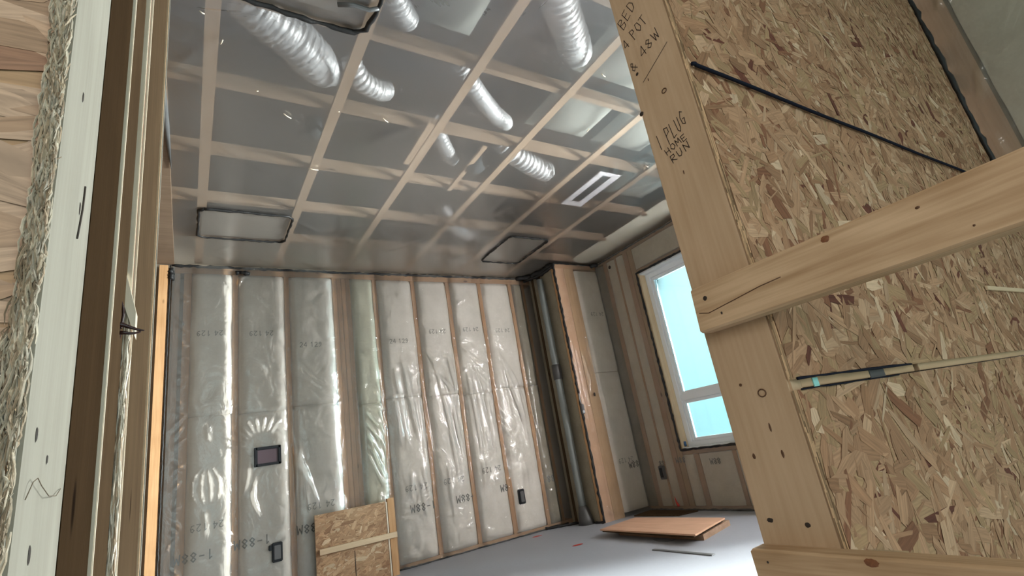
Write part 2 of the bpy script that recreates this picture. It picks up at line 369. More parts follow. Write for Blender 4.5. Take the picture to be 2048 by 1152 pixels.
# ------------------------------------------------------------ stroke lettering
G = {
 '0': [[(.3, 0), (.05, .25), (.05, .75), (.3, 1), (.55, .75), (.55, .25), (.3, 0)]],
 '1': [[(.1, .8), (.3, 1), (.3, 0)]], '2': [[(.05, .8), (.3, 1), (.55, .8), (.5, .55), (.05, 0), (.58, 0)]],
 '4': [[(.45, 0), (.45, 1), (.02, .3), (.6, .3)]], '8': [[(.3, .52), (.08, .75), (.3, 1), (.52, .75), (.3, .52), (.05, .25), (.3, 0), (.55, .25), (.3, .52)]],
 '9': [[(.1, .05), (.4, .1), (.55, .5), (.5, .85), (.3, 1), (.08, .75), (.3, .5), (.53, .65)]],
 '-': [[(.05, .5), (.5, .5)]], ' ': [], 'A': [[(0, 0), (.3, 1), (.6, 0)], [(.12, .4), (.48, .4)]],
 'B': [[(.05, 0), (.05, 1), (.4, .95), (.5, .75), (.05, .52), (.55, .35), (.45, .05), (.05, 0)]],
 'D': [[(.05, 0), (.05, 1), (.4, .9), (.58, .5), (.4, .08), (.05, 0)]], 'E': [[(.55, 1), (.05, 1), (.05, 0), (.55, 0)], [(.05, .52), (.45, .52)]],
 'G': [[(.55, .85), (.3, 1), (.05, .6), (.1, .15), (.4, 0), (.55, .4), (.3, .42)]], 'H': [[(.05, 0), (.05, 1)], [(.55, 0), (.55, 1)], [(.05, .5), (.55, .5)]],
 'I': [[(.2, 0), (.25, 1)]], 'L': [[(.1, 1), (.05, 0), (.5, .05)]], 'M': [[(0, 0), (.08, 1), (.3, .35), (.52, 1), (.6, 0)]],
 'N': [[(.05, 0), (.08, 1), (.5, .05), (.58, 1)]], 'O': [[(.3, 0), (.03, .4), (.2, .95), (.5, .9), (.58, .35), (.3, 0)]],
 'P': [[(.05, -.1), (.08, 1), (.5, .9), (.5, .6), (.08, .48)]], 'R': [[(.05, 0), (.08, 1), (.5, .9), (.48, .6), (.08, .5), (.55, 0)]],
 'T': [[(.0, .95), (.6, 1)], [(.3, 1), (.28, 0)]], 'U': [[(.05, 1), (.08, .2), (.3, 0), (.5, .25), (.55, 1)]],
 'W': [[(0, 1), (.15, 0), (.3, .7), (.45, 0), (.62, 1)]], '&': [[(.6, 0), (.1, .75), (.25, 1), (.4, .8), (.05, .3), (.2, 0), (.55, .4)]],
}
def lettering(name, text, org, adv, up, width, mat, parent, normal, warp=None, jit=0.0, seed=0, italic=0.0):
    """strokes of text; adv, up: vectors for one letter height along the line and up the letters"""
    if ' ' in text:
        x = 0.0; o = None
        for wd in text.split(' '):
            o = lettering(name, wd, Vector(org) + Vector(adv) * x, adv, up, width, mat, parent, normal, warp, jit, seed + len(wd), italic)
            x += .82 * len(wd) + .55
        return o
    rnd = random.Random(seed)
    org, adv, up, nn = Vector(org), Vector(adv), Vector(up), Vector(normal)
    vs, fs = [], []
    x = 0.0
    for ch in text:
        dy = rnd.uniform(-1, 1) * jit; k = 1 + rnd.uniform(-1, 1) * jit
        for st in G.get(ch, []):
            P = [org + adv * (x + px * k) + up * (py * k + dy) for px, py in st]
            if warp: P = [warp(p) for p in P]
            for a, b in zip(P[:-1], P[1:]):
                d = b - a
                if d.length < 1e-6: continue
                d.normalize(); s = d.cross(nn).normalized() * width / 2; a2, b2 = a - d * width * .35, b + d * width * .35
                i = len(vs); vs += [a2 - s, b2 - s, b2 + s, a2 + s]; fs.append((i, i + 1, i + 2, i + 3))
        x += .82 if ch != ' ' else .55
    c = sum(vs, Vector()) / len(vs)
    me = bpy.data.meshes.new(name); me.from_pydata([(v - c)[:] for v in vs], [], fs)
    return link(name, me, mat, parent, c)

def disc_knot(name, c, r1, r2, normal_axis, mat, parent, rot=0.0, seed=0, h=.0006):
    """slightly irregular low dome on a board face"""
    rnd = random.Random(seed); vs = [(0, 0)]; n = 18
    ring = [(math.cos(2 * math.pi * k / n) * r1 * rnd.uniform(.88, 1.1), math.sin(2 * math.pi * k / n) * r2 * rnd.uniform(.88, 1.1)) for k in range(n)]
    cr_, sr_ = math.cos(rot), math.sin(rot)
    ring = [(a * cr_ - b * sr_, a * sr_ + b * cr_) for a, b in ring]
    pts = [(0, 0, h)] + [(a * .7, b * .7, h) for a, b in ring] + [(a, b, 0) for a, b in ring]
    fs = [(0, 1 + k, 1 + (k + 1) % n) for k in range(n)] + [(1 + k, 1 + n + k, 1 + n + (k + 1) % n, 1 + (k + 1) % n) for k in range(n)]
    if normal_axis == '-X': V = [(-d, a, b) for a, b, d in pts]
    elif normal_axis == '-Y': V = [(a, -d, b) for a, b, d in pts]
    elif normal_axis == '+X': V = [(d, a, b) for a, b, d in pts]
    else: V = [(a, b, d) for a, b, d in pts]
    me = bpy.data.meshes.new(name); me.from_pydata(V, [], fs); me.polygons.foreach_set('use_smooth', [True] * len(fs))
    return link(name, me, mat, parent, c)

# ============================================================ ROOM SHELL
H = 2.746; YB = 4.75; XJ = 3.46; YJ = 4.235; XR = 4.10
o = box('floor', -0.45, 4.262, 0.40, 4.91, -0.05, 0.0, M_FLOOR, bev=0); tag(o, kind='structure')
o = box('floor_hall', -1.3, 0.86, -2.6, 0.40, -0.05, 0.0, M_FLOOR, bev=0); tag(o, kind='structure')
o = box('floor_stairwell', 0.86, 3.0, -2.6, 0.55, -1.75, -1.7, M_WHITE, bev=0); tag(o, kind='structure')
o = box('wall_back', -0.45, 4.3, YB + .142, YB + .16, 0, 3.1, M_WHITE, bev=0); tag(o, kind='structure')
o = box('wall_left', -0.45, -0.40, 0.70, YB + .142, 0, 3.1, M_TAN, bev=0); tag(o, kind='structure')
# right wall sheathing with the window openings
WY0, WY1, WZ0, WZ1 = 2.05, 3.62, 0.555, 2.395       # far window
VY0, VY1 = 0.78, 1.88                              # near window
o = multibox('wall_right', [(XR + .142, XR + .16, WY1, YB + .14, 0, 3.1), (XR + .142, XR + .16, VY1, WY0, 0, 3.1), (XR + .142, XR + .16, .5, VY0, 0, 3.1),
     (XR + .142, XR + .16, WY0, WY1, 0, WZ0), (XR + .142, XR + .16, WY0, WY1, WZ1, 3.1), (XR + .142, XR + .16, VY0, VY1, 0, .45), (XR + .142, XR + .16, VY0, VY1, WZ1, 3.1)], M_WHITE); tag(o, kind='structure')
o = box('wall_front', 0.90, XR, 0.540, 0.633, 0, 3.1, M_WHITE, bev=0); tag(o, kind='structure')
o = box('wall_front_left', -1.3, -0.140, 0.50, 0.66, 0, 3.1, M_WHITE, bev=0); tag(o, kind='structure')
o = box('ceiling', -0.45, 4.3, 0.45, 4.95, 3.10, 3.14, M_DECK, bev=0); tag(o, kind='structure')
o = box('ceiling_hall', -1.3, 3.0, -2.6, 0.45, 2.78, 2.82, M_WHITE, bev=0); tag(o, kind='structure')
o = box('wall_hall_left', -1.34, -1.3, -2.6, 0.66, 0, 2.8, M_WHITE, bev=0); tag(o, kind='structure')

# ============================================================ FAR WALL
studs = [(-0.053, 0.002, 'leftmost'), (0.305, 0.345, 'second from the left'), (0.720, 0.760, 'third from the left')]
cl = [1.147, 1.190, 1.233, 1.276]
DEP = .138
tag(box('wall_stud', -.118, -.080, YB + .002, YB + .1, 0, 2.665, M_PINKW), 'pinkish board behind crumpled poly at the left end of the far wall', 'stud')
def stud(x0, x1, label, z0=.038, z1=2.664, mat=None, y=YB, d=DEP):
    o = box('wall_stud', x0, x1, y, y + d, z0, z1, mat or M_STUD)
    return tag(o, label, 'stud', 'studs of the insulated far wall')
stud(-0.053, 0.002, 'orange-brown wall stud at the left end of the far wall, behind clear poly')
stud(0.305, 0.348, 'orange-brown wall stud left of the purple low-voltage box on the far wall')
stud(0.720, 0.760, 'orange-brown wall stud just right of the purple box on the far wall')
stud(0.655, 0.692, 'short orange-brown stud carrying the purple box and the outlet box below it', z1=1.235)
for i, (x, w) in enumerate(zip(cl, ('leftmost', 'second', 'third', 'rightmost'))):
    stud(x, x + .040, 'orange-brown stud, %s of the packed cluster of four above the leaning board' % w, y=YB + (.004 if i % 2 else 0))
for x, l in [(1.535, 'orange-brown wall stud rising behind the right edge of the leaning board'), (1.945, 'orange-brown wall stud, first whole one right of the leaning board'),
             (2.345, 'orange-brown wall stud, second whole one right of the leaning board'), (2.740, 'orange-brown wall stud touching the rightmost outlet box of the far wall'),
             (3.150, 'orange-brown wall stud beside the brown corner batt at the right of the far wall'), (3.330, 'brown corner stud right of the last pale batt, in the dim corner')]:
    stud(x, x + .042, l)
o = box('wall_stud', -0.228, -0.166, YB - .03, YB + .1, 0, 2.722, M_STUD); tag(o, 'bare bright orange stud left of the black sealant line, outside the poly', 'stud')
tag(box('wall_plate', -0.12, XJ + .02, YB, YB + DEP, 2.666, 2.738, M_STUDX), 'orange-brown top plate running along the head of the far wall', 'plate')
tag(box('wall_plate', -0.12, XJ + .02, YB, YB + DEP, 0.0, 0.037, M_STUDX), 'orange-brown bottom plate along the foot of the far wall', 'plate')
tag(box('blocking', 2.783, 2.834, YB - .002, YB + .09, .06, .56, M_STUD), 'short orange wood block left of the rightmost outlet box', 'wood block')

bays = [(0.002, 0.305), (0.348, 0.720), (0.760, 1.147), (1.318, 1.535), (1.577, 1.945), (1.987, 2.345), (2.387, 2.740), (2.782, 3.150), (3.192, 3.330)]
bnames = ['first', 'second', 'third', 'narrow fourth', 'fifth', 'sixth', 'seventh', 'eighth', 'narrow ninth']
BUL = .022
def n2(x, z, s, o=0.0):
    return mnoise.noise(Vector((x * s + o, z * s - o * 1.7, o)))
def bulge(x, z):
    """how far the batts and the film over them stand proud of the stud faces"""
    for a, b in bays:
        if a <= x <= b:
            t = (x - a) / (b - a) * 2 - 1
            e = max(0, 1 - abs(t) ** 5)
            return BUL * e * (1 + .35 * n2(x, z, 2.1, a * 9)) + .004 * n2(x, z, 7, 3.3) * e
    return 0.0
def batt_grid(x0, x1, z0, z1, seedo, y0=YB, nx=15, bul=bulge):
    nz = max(6, int((z1 - z0) / .035))
    P = np.zeros((nx, nz, 3))
    for i in range(nx):
        for j in range(nz):
            u = i / (nx - 1); z = z0 + (z1 - z0) * j / (nz - 1)
            wob = .010 * n2(0, z, 3.1, seedo) + .004 * n2(0, z, 11, seedo + 5)
            x = x0 + (x1 - x0) * u
            y = y0 + .002 - bul(min(x1 - 1e-4, max(x0 + 1e-4, x)), z)
            if u < .5: x += wob * (1 - u * 2) - .006 * (1 - 2 * u)
            else: x += wob * (2 * u - 1) + .006 * (2 * u - 1)
            ez = min(z - z0, z1 - z) / .03
            if ez < 1: y += .012 * (1 - ez)
            if u in (0, 1): y += .02
            P[i, j] = (x, y, z)
    return P
def batt(x0, x1, z0, z1, label, mat, k, **kw):
    P = batt_grid(x0, x1, z0, z1, k, **kw); loc = np.array([(x0 + x1) / 2, kw.get('y0', YB), z0])
    me = grid_mesh('insulation_batt', P - loc)
    bm = bmesh.new(); bm.from_mesh(me); be = [e for e in bm.edges if e.is_boundary]
    r = bmesh.ops.extrude_edge_only(bm, edges=be)
    for v in r['geom']:
        if isinstance(v, bmesh.types.BMVert): v.co.y = .12
    bm.to_mesh(me); bm.free()
    o = link('insulation_batt', me, mat, None, tuple(loc))
    return tag(o, label, 'insulation', 'insulation batts of the far wall')
batts = {}
for i, ((a, b), nm) in enumerate(zip(bays, bnames)):
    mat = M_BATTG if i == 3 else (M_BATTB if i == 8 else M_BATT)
    seam = 1.465 + [0, -.01, .01, -.03, .0, -.01, -.03, .0, 0][i]
    x1 = b
    batts[i, 'u'] = batt(a, b, seam, 2.662, 'pale batt, upper one in the %s bay from the left of the far wall' % nm, mat, i * 3.1)
    batts[i, 'l'] = batt(a, b, .040, seam - .004, 'pale batt, lower one in the %s bay from the left of the far wall' % nm, mat, i * 3.1 + 1)
def onbatt(p):
    return Vector((p.x, YB - bulge(p.x, p.z) - .0015, p.z))
def printed(i, w, text, x, z, h, bold, rot):
    """rot: text printed upside down on the batt facing"""
    s = -1 if rot else 1
    n = len(text) * .78 * h
    lettering('printed_number', text, (x + (n / 2 if rot else -n / 2), YB, z + (h / 2 if rot else -h / 2)), (s * h, 0, 0), (0, 0, s * h),
              .0085 if bold else .0055, M_INK if bold else M_INKF, batts[i, w], (0, -1, 0), warp=onbatt, seed=i)
for i, x, z, rt in [(0, .135, 2.133, 1), (1, .520, 2.123, 1), (2, .93, 2.01, 0), (4, 1.755, 2.016, 0), (5, 2.17, 2.105, 1), (6, 2.56, 2.119, 1), (7, 2.96, 2.10, 1)]:
    printed(i, 'u', '24 129', x, z, .042, False, rt)
for i, x, z in [(0, .137, .652), (2, .946, .648), (4, 1.777, .64), (5, 2.154, .637), (6, 2.573, .671)]:
    printed(i, 'l', '24 129', x, z, .048, False, 1)
for i, x, z, t in [(0, .06, .462, '1-88M'), (1, .44, .478, '1-88M'), (2, .83, .49, '88M'), (4, 1.83, .465, '1-88M'), (5, 2.255, .462, '-88M'), (6, 2.69, .475, '8M'), (8, 3.26, .47, '88')]:
    printed(i, 'l', t, x, z, .062, True, 1)

# film over the far wall, draped with folds
rnd = random.Random(21)
folds = []       # x0, z0, x1, z1, amp, width, bow
def fold(x0, z0, x1, z1, amp=.007, w=.008, bow=0.0): folds.append((x0, z0, x1, z1, amp, w, bow))
for a in (3.00, 3.02, 3.05, 3.075, 3.10, 3.125, 3.14):           # fan in the eighth bay
    fold(2.83 + (a - 3.0) * .9, 1.95 - (a - 3) * 1.4, a + .03, 1.05 - (a - 3.0) * 1.5, .009, .009, .03)
for k in range(7):
    fold(2.44 + .03 * k, 1.95 - .07 * k, 2.74 + .03 * k, 1.72 - .14 * k, .008, .009, -.04)
for k in range(6):
    fold(2.05 + .05 * k, 1.70 - .03 * k, 2.30, 1.45 - .05 * k, .008, .008, .02)
fold(2.33, 1.95, 2.34, 1.35, .008, .01); fold(2.25, 1.35, 2.30, .75, .006, .010); fold(2.62, 1.30, 2.66, .75, .007, .010)
fold(1.91, 1.75, 1.95, 1.15, .009, .011); fold(1.55, 1.30, 1.53, .78, .009, .011); fold(1.36, 1.25, 1.50, .75, .008, .009)
for k in range(5):
    fold(1.36, 1.38 - .09 * k, 1.50, 1.20 - .13 * k, .007, .008)
for k in range(9):                                                 # rays above the purple box
    th = math.radians(58 + 14 * k); cx, cz = .52, 1.17
    fold(cx + .10 * math.cos(th), cz + .10 * math.sin(th), cx + .26 * math.cos(th) * 1.05, cz + .25 * math.sin(th), .009, .009)
for k in range(6):                                                 # folds falling from the stud by the box
    fold(.74 + .008 * k, 1.20 - .02 * k, .76 + .035 * k, .72 - .02 * k, .009, .009, .02)
fold(.80, 1.18, .82, .75, .010, .012, .01); fold(.85, 1.02, .86, .55, .006, .012)
fold(.49, .98, .52, .62, .010, .012, -.05); fold(.46, .86, .49, .72, .007, .01, -.02)
fold(.42, 1.08, .36, .80, .008, .01, .03)
for k in range(4):                                                 # teardrop in the first bay
    fold(.13, 1.10, .10 + .03 * k, .78, .007, .010, -.07 + .045 * k)
fold(.14, 1.40, .15, 1.25, .008, .02); fold(.13, .78, .14, .55, .006, .018)
for k in range(24):
    z = .25 + .098 * k + rnd.uniform(-.03, .03); fold(-.11 + rnd.uniform(0, .03), z, -.02 + rnd.uniform(-.02, .03), z + rnd.uniform(-.09, .09), .008, .008, rnd.uniform(-.02, .02))
for k in range(4):
    fold(1.60 + .02 * k, .10 + .012 * k, 1.78 - .02 * k, .07 + .03 * k, .006, .008); fold(1.82 + .01 * k, .60 - .03 * k, 1.96, .66 - .035 * k, .007, .008)
    fold(2.17 + .03 * k, .19 + .01 * k, 2.33, .30 - .05 * k, .007, .008); fold(2.42, .10 + .02 * k, 2.56, .07 + .015 * k, .006, .008)
for k in range(5):
    fold(2.42 + .01 * k, 2.38 + .02 * k, 2.60 + .02 * k, 2.47 + .02 * k, .005, .008, .01); fold(2.78, 2.50 + .015 * k, 2.93, 2.53 + .02 * k, .004, .008)
    fold(.345, 2.54 + .008 * k, .37 + .01 * k, 2.66, .005, .006)
for k in range(44):                                                # small random creases everywhere
    a = rnd.uniform(-.05, 3.3); z = rnd.uniform(.1, 2.6); th = rnd.uniform(-1.2, 1.2); L = rnd.uniform(.06, .2)
    fold(a, z, a + L * math.sin(th), z - L * math.cos(th), rnd.uniform(.002, .004), rnd.uniform(.008, .014), rnd.uniform(-.02, .02))

for (x0, x1) in ((2.05, 2.33), (2.42, 2.72), (2.82, 3.12), (1.62, 1.92)):
    for k in range(6):
        x = x0 + (x1 - x0) * (k + rnd.uniform(.2, .8)) / 6; z = rnd.uniform(1.5, 2.0)
        fold(x, z, x + .07 + rnd.uniform(-.03, .03), z - rnd.uniform(.5, 1.0), rnd.uniform(.006, .011), rnd.uniform(.016, .026), rnd.uniform(-.02, .03))
    for k in range(3):
        x = x0 + (x1 - x0) * rnd.uniform(.1, .9); z = rnd.uniform(.6, .9); fold(x, z, x + rnd.uniform(-.04, .06), z - rnd.uniform(.25, .5), .006, .02)
for k in range(5):
    z = 1.95 - .13 * k; fold(2.32, z, 2.355, z - .16, .009, .014); fold(1.92, z + .1, 1.955, z - .1, .009, .014); fold(2.715, z + .05, 2.75, z - .1, .009, .012); fold(1.50, z - .3, 1.545, z - .48, .009, .012)
def fold_field(X, Z, folds):
    D = np.zeros_like(X)
    for (x0, z0, x1, z1, amp, w, bow) in folds:
        dx, dz = x1 - x0, z1 - z0; L = math.hypot(dx, dz); ux, uz = dx / L, dz / L
        s = ((X - x0) * ux + (Z - z0) * uz) / L
        d = -(X - x0) * uz + (Z - z0) * ux - bow * 4 * s * (1 - s)
        env = np.clip(np.minimum(s, 1 - s) * 4, 0, 1); env = env * env * (3 - 2 * env)
        D += amp * env * np.exp(-(d / w) ** 2)
    return D
nx, nz = 370, 300
xs = np.linspace(-.135, XJ - .002, nx); zs = np.linspace(.004, 2.735, nz)
X, Z = np.meshgrid(xs, zs, indexing='ij')
Dp = np.vectorize(bulge)(X, Z) + .004
# the film cannot follow sharp dips: smooth across the studs
for _ in range(6):
    Dp[1:-1, :] = np.maximum(Dp[1:-1, :], (Dp[:-2, :] + Dp[2:, :]) / 2)
Dp += fold_field(X, Z, folds)
P = np.stack([X, YB - Dp, Z], -1); loc = np.array([XJ / 2, YB, 0.0])
me = grid_mesh('vapor_barrier', P - loc)
film = link('vapor_barrier', me, M_FILM, None, tuple(loc)); tag(film, 'clear wrinkled poly sheet covering the far wall of pale batts', 'plastic sheet')

# boxes on the far wall
b = empty('low_voltage_box', (.553, YB - .03, 1.035)); tag(b, 'dark purple rectangular mounting bracket showing through the poly on the far wall', 'electrical box')
yb = YB - .050
multibox('frame', [(.468, .652, yb, yb + .03, 1.145, 1.168), (.468, .652, yb, yb + .03, 1.020, 1.040), (.458, .482, yb, yb + .03, 1.020, 1.168), (.632, .655, yb, yb + .03, 1.020, 1.168)], M_BLACK, b, loc=(.553, yb, 1.035), bev=.003)
o = box('back_panel', .480, .634, yb + .012, yb + .03, 1.038, 1.147, M_MAUVE, b)
tag(o, 'muted purple panel inside the bracket')
def outlet_box(x0, x1, z0, z1, label, y=YB - .045, ax='Y', ear=True):
    cx, cz = (x0 + x1) / 2, z0
    if ax == 'Y':
        b = empty('outlet_box', (cx, y, cz)); tag(b, label, 'electrical box', 'black outlet boxes under the poly')
        box('body', x0, x1, y, y + .055, z0, z1, M_BLACK, b, bev=.006)
        if ear: box('flange', x0 - .022, x0 + .004, y + .006, y + .03, z1 - .05, z1 - .012, M_BLACK, b, bev=.004)
        box('device_rim', x0 + .014, x1 - .014, y - .004, y + .004, z0 + .02, z1 - .02, M_GREYP, b, bev=.003)
    else:
        b = empty('outlet_box', (y, cx, cz)); tag(b, label, 'electrical box', 'black outlet boxes under the poly')
        box('body', y, y + .055, x0, x1, z0, z1, M_GREYP, b, bev=.006)
        box('device_rim', y - .004, y + .004, x0 + .014, x1 - .014, z0 + .02, z1 - .02, M_BLACK, b, bev=.003)
    return b
outlet_box(.575, .650, .302, .440, 'black outlet box low on the far wall, below the purple bracket')
outlet_box(2.838, 2.906, .292, .432, 'black outlet box low on the far wall at its right end', ear=False)

# sealant on the far wall
bead('sealant_bead', [(-.14, YB - .012, H - .016), (1.2, YB - .012, H - .022), (2.2, YB - .012, H - .018), (3.30, YB - .012, H - .012)], .011, 'long black sealant line where the far wall meets the ceiling', 1)
bead('sealant_bead', [(-.150, YB - .02, 2.73), (-.152, YB - .02, 1.3), (-.150, YB - .02, .02)], .006, 'vertical black sealant line beside the bare orange stud', 2)
bead('sealant_bead', [(-.145, YB - .022, 2.70), (-.14, YB - .022, 2.60)], .020, 'black sealant blob at the upper left corner of the far wall', 3, step=.014)
bead('sealant_bead', [(.33, YB - .03, 2.672), (.37, YB - .03, 2.682), (.43, YB - .03, 2.668)], .017, 'lumpy black sealant blob on the top plate of the far wall', 4, step=.012)
bead('sealant_bead', [(1.56, YB - .01, .006), (2.4, YB - .01, .006), (3.40, YB - .01, .006)], .007, 'black sealant line along the floor at the foot of the far wall', 5)

# leaning OSB board with its frame
b = empty('leaning_board', (1.16, 4.60, 0)); tag(b, 'square of strand board with a pale batten, leaning low against the far wall', 'board')
o = osb_sheet('panel', .872, 1.445, 0.0, .582, 4.605, .012, b, seed=5, lens=(.04, .13), wid=(.012, .035), ang=(.25, .5),
              pal=[((0.40, 0.24, 0.135), 34), ((0.33, 0.19, 0.105), 20), ((0.46, 0.30, 0.18), 14), ((0.26, 0.14, 0.075), 10), ((0.52, 0.38, 0.25), 4)])
box('batten', .895, 1.520, 4.578, 4.602, .288, .330, M_BATTEN, b)
box('side_post', 1.462, 1.520, 4.60, 4.64, .0, .60, M_STUD, b)
o = box('edge_strip', 1.447, 1.459, 4.603, 4.618, .0, .575, M_EDGE, b); tag(o, 'thin white edge strip')
multibox('crack_seam', [(1.165, 1.170, 4.6035, 4.6046, .03, .26)], M_NAIL, b)

# ============================================================ CHASE (boxed corner) : left face x=XJ, front face y=YJ
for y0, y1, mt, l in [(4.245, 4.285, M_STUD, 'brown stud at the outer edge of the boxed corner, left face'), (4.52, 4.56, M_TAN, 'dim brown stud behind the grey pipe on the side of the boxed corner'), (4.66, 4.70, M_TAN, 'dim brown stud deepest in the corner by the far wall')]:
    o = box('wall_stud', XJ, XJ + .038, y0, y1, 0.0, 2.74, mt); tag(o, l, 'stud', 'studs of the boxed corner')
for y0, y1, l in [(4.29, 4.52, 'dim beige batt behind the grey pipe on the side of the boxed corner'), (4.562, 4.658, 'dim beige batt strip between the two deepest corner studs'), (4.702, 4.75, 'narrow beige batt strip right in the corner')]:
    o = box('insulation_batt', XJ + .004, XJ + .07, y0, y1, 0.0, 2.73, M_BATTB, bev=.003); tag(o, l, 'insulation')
# front face boards, batts, film
o = box('wall_stud', XJ + .004, XJ + .14, YJ, YJ + .04, 0, 2.72, wood('lumber_pinkish', (0.66, 0.43, 0.27), (0.52, 0.32, 0.19), 'Z')); tag(o, 'wide pinkish plank at the front edge of the boxed corner, under poly', 'stud')
o = box('wall_stud', XJ + .143, XJ + .285, YJ + .002, YJ + .04, 0, 2.72, wood('lumber_wide_orange', (0.60, 0.40, 0.22), (0.47, 0.30, 0.15), 'Z')); tag(o, 'wide orange plank next to the pinkish one on the boxed corner', 'stud')
def flatbulge(x, z): return .012 * (1 + .4 * n2(x, z, 3, 5))
jb = {}
for z0, z1, l in [(1.465, 2.66, 'upper'), (.04, 1.461, 'lower')]:
    P = batt_grid(XJ + .29, XR - .002, z0, z1, 40 + z0, y0=YJ, bul=flatbulge); loc = np.array([3.9, YJ, z0])
    me = grid_mesh('insulation_batt', P - loc); jb[l] = link('insulation_batt', me, M_BATT, None, tuple(loc)); tag(jb[l], 'pale insulation batt, %s one on the front of the boxed corner' % l, 'insulation')
lettering('printed_number', '24 129', (4.0, YJ - .02, .55), (-.046, 0, 0), (0, 0, -.046), .0055, M_INKF, jb['lower'], (0, -1, 0))
lettering('printed_number', '88M', (4.06, YJ - .02, .50), (-.06, 0, 0), (0, 0, -.06), .008, M_INK, jb['lower'], (0, -1, 0))
lettering('printed_number', '24 129', (4.04, YJ - .02, 2.15), (-.042, 0, 0), (0, 0, -.042), .0055, M_INKF, jb['upper'], (0, -1, 0))
tag(box('wall_plate', XJ, XR, YJ, YJ + .1, 2.68, 2.74, M_STUDX), 'top plate over the front of the boxed corner', 'plate')
f2 = [(3.50, 1.9, 3.49, 1.2, .010, .010, .01), (3.54, 1.8, 3.55, 1.15, .010, .010, .01), (3.58, 1.6, 3.57, 1.05, .009, .010, 0), (3.62, 1.7, 3.66, 1.3, .010, .010, 0), (3.66, 1.5, 3.63, 1.25, .008, .009, 0),
      (3.72, 2.0, 3.75, 1.1, .012, .009, 0), (3.76, 1.7, 3.79, .9, .010, .008, 0), (3.52, .15, 3.60, .05, .012, .014, 0), (3.50, 2.5, 3.56, 2.35, .006, .01, 0), (3.5, 1.25, 3.53, .95, .008, .009, 0),
      (3.85, .45, 4.05, .38, .005, .010, .02), (3.9, 1.46, 4.1, 1.47, .004, .006, 0)]
nx, nz = 90, 260; xs = np.linspace(XJ, XR, nx); zs = np.linspace(.004, 2.735, nz); X, Z = np.meshgrid(xs, zs, indexing='ij')
Dp = .006 + .013 * (1 / (1 + np.exp(-(X - 3.76) * 60))) + fold_field(X, Z, f2)
me = grid_mesh('vapor_barrier', np.stack([X - 3.78, -Dp, Z], -1)); o = link('vapor_barrier', me, M_FILM, None, (3.78, YJ, 0)); tag(o, 'clear poly sheet over the front of the boxed corner, glossy on the planks', 'plastic sheet')
# knots and torn holes on the planks
for k, (x, z, r1, r2) in enumerate([(3.60, 2.20, .010, .016), (3.615, 2.12, .006, .008), (3.63, 1.92, .008, .018)]):
    pass
o = disc_knot('torn_hole', (3.655, YJ - .024, 1.235), .016, .020, '-Y', M_NAIL, None, seed=3, h=.004); tag(o, 'small dark torn hole in the poly of the boxed corner', 'hole')
# pipe and its fittings
b = empty('vent_pipe', (XJ - .055, 4.455, 0)); tag(b, 'tall grey pipe standing in the corner beside the boxed corner', 'pipe')
tube('pipe_run', line((XJ - .055, 4.455, .10), (XJ - .055, 4.455, 2.62), 12), .038, M_PIPE, b, seg=20, loc=(XJ - .055, 4.455, 0))
tube('coupling', line((XJ - .055, 4.455, 1.46), (XJ - .055, 4.455, 1.62), 4), .050, M_BOOT, b, seg=20)
bb = bead('black_seam', [(XJ - .02, 4.515, .1), (XJ - .02, 4.520, 2.66)], .022, None, 8, parent=b)
bm_pts = [(XJ - .055, 4.44, 0.0), (XJ - .055, 4.44, .05), (XJ - .055, 4.45, .12), (XJ - .055, 4.455, .17)]
tube('floor_boot', bm_pts, lambda t: .085 - .04 * t, M_BOOT, b, seg=20)
# sealant round the chase
bead('sealant_bead', [(XJ - .004, YJ - .008, 2.735), (XJ - .006, YJ - .010, 1.4), (XJ - .004, YJ - .008, .01)], .012, 'vertical black sealant line down the edge of the boxed corner', 11)
bead('sealant_bead', [(3.27, YB - .03, H - .02), (3.40, 4.62, H - .03), (XJ - .02, 4.40, H - .03), (XJ - .005, YJ, H - .02)], .030, 'thick black sealant mass at the ceiling beside the boxed corner', 12, step=.03)
bead('sealant_bead', [(3.36, YB - .05, H - .055), (3.42, 4.50, H - .065), (XJ - .01, YJ, H - .05)], .022, 'second black sealant rope just under the ceiling mass by the boxed corner', 13, step=.03)
bead('sealant_bead', [(XJ, YJ - .012, H - .01), (XR - .06, YJ - .012, H - .012)], .008, 'black sealant line over the front of the boxed corner', 14)
bead('sealant_bead', [(XR - .10, YJ - .015, H - .014), (XR - .02, YJ - .06, H - .02)], .022, 'black sealant blob where boxed corner meets window wall', 15, step=.02)
bead('sealant_bead', [(XR - .012, YJ - .02, H - .016), (XR - .012, 3.4, H - .014), (XR - .012, 2.2, H - .016), (XR - .012, .66, H - .016)], .008, 'long black sealant line where the window wall meets the ceiling', 16)
bead('sealant_bead', [(XR - .012, YJ - .02, .006), (XR - .012, 2.5, .006), (XR - .012, .66, .006)], .010, 'black sealant line along the floor under the window wall', 17)
bead('sealant_bead', [(3.10, YB - .02, .012), (XJ - .03, 4.55, .012), (XJ - .01, YJ, .01)], .014, 'black sealant on the floor around the grey pipe', 18)
b = empty('cable_bracket', (XJ - .01, YJ - .03, 1.06)); tag(b, 'small silver and black cable clip on the edge of the boxed corner', 'bracket')
box('clip', XJ - .022, XJ + .010, YJ - .040, YJ - .015, 1.05, 1.15, M_GREYP, b, bev=.004)
o = box('foil_tab', XJ - .020, XJ + .006, YJ - .044, YJ - .030, 1.06, 1.085, M_SILVER, b, bev=.003); tag(o, 'shiny silver tab')
tube('wire', [(XJ - .012, YJ - .03, 1.15), (XJ - .03, YJ - .04, 1.20), (XJ - .018, YJ - .03, 1.26)], .006, M_SILVER, b)

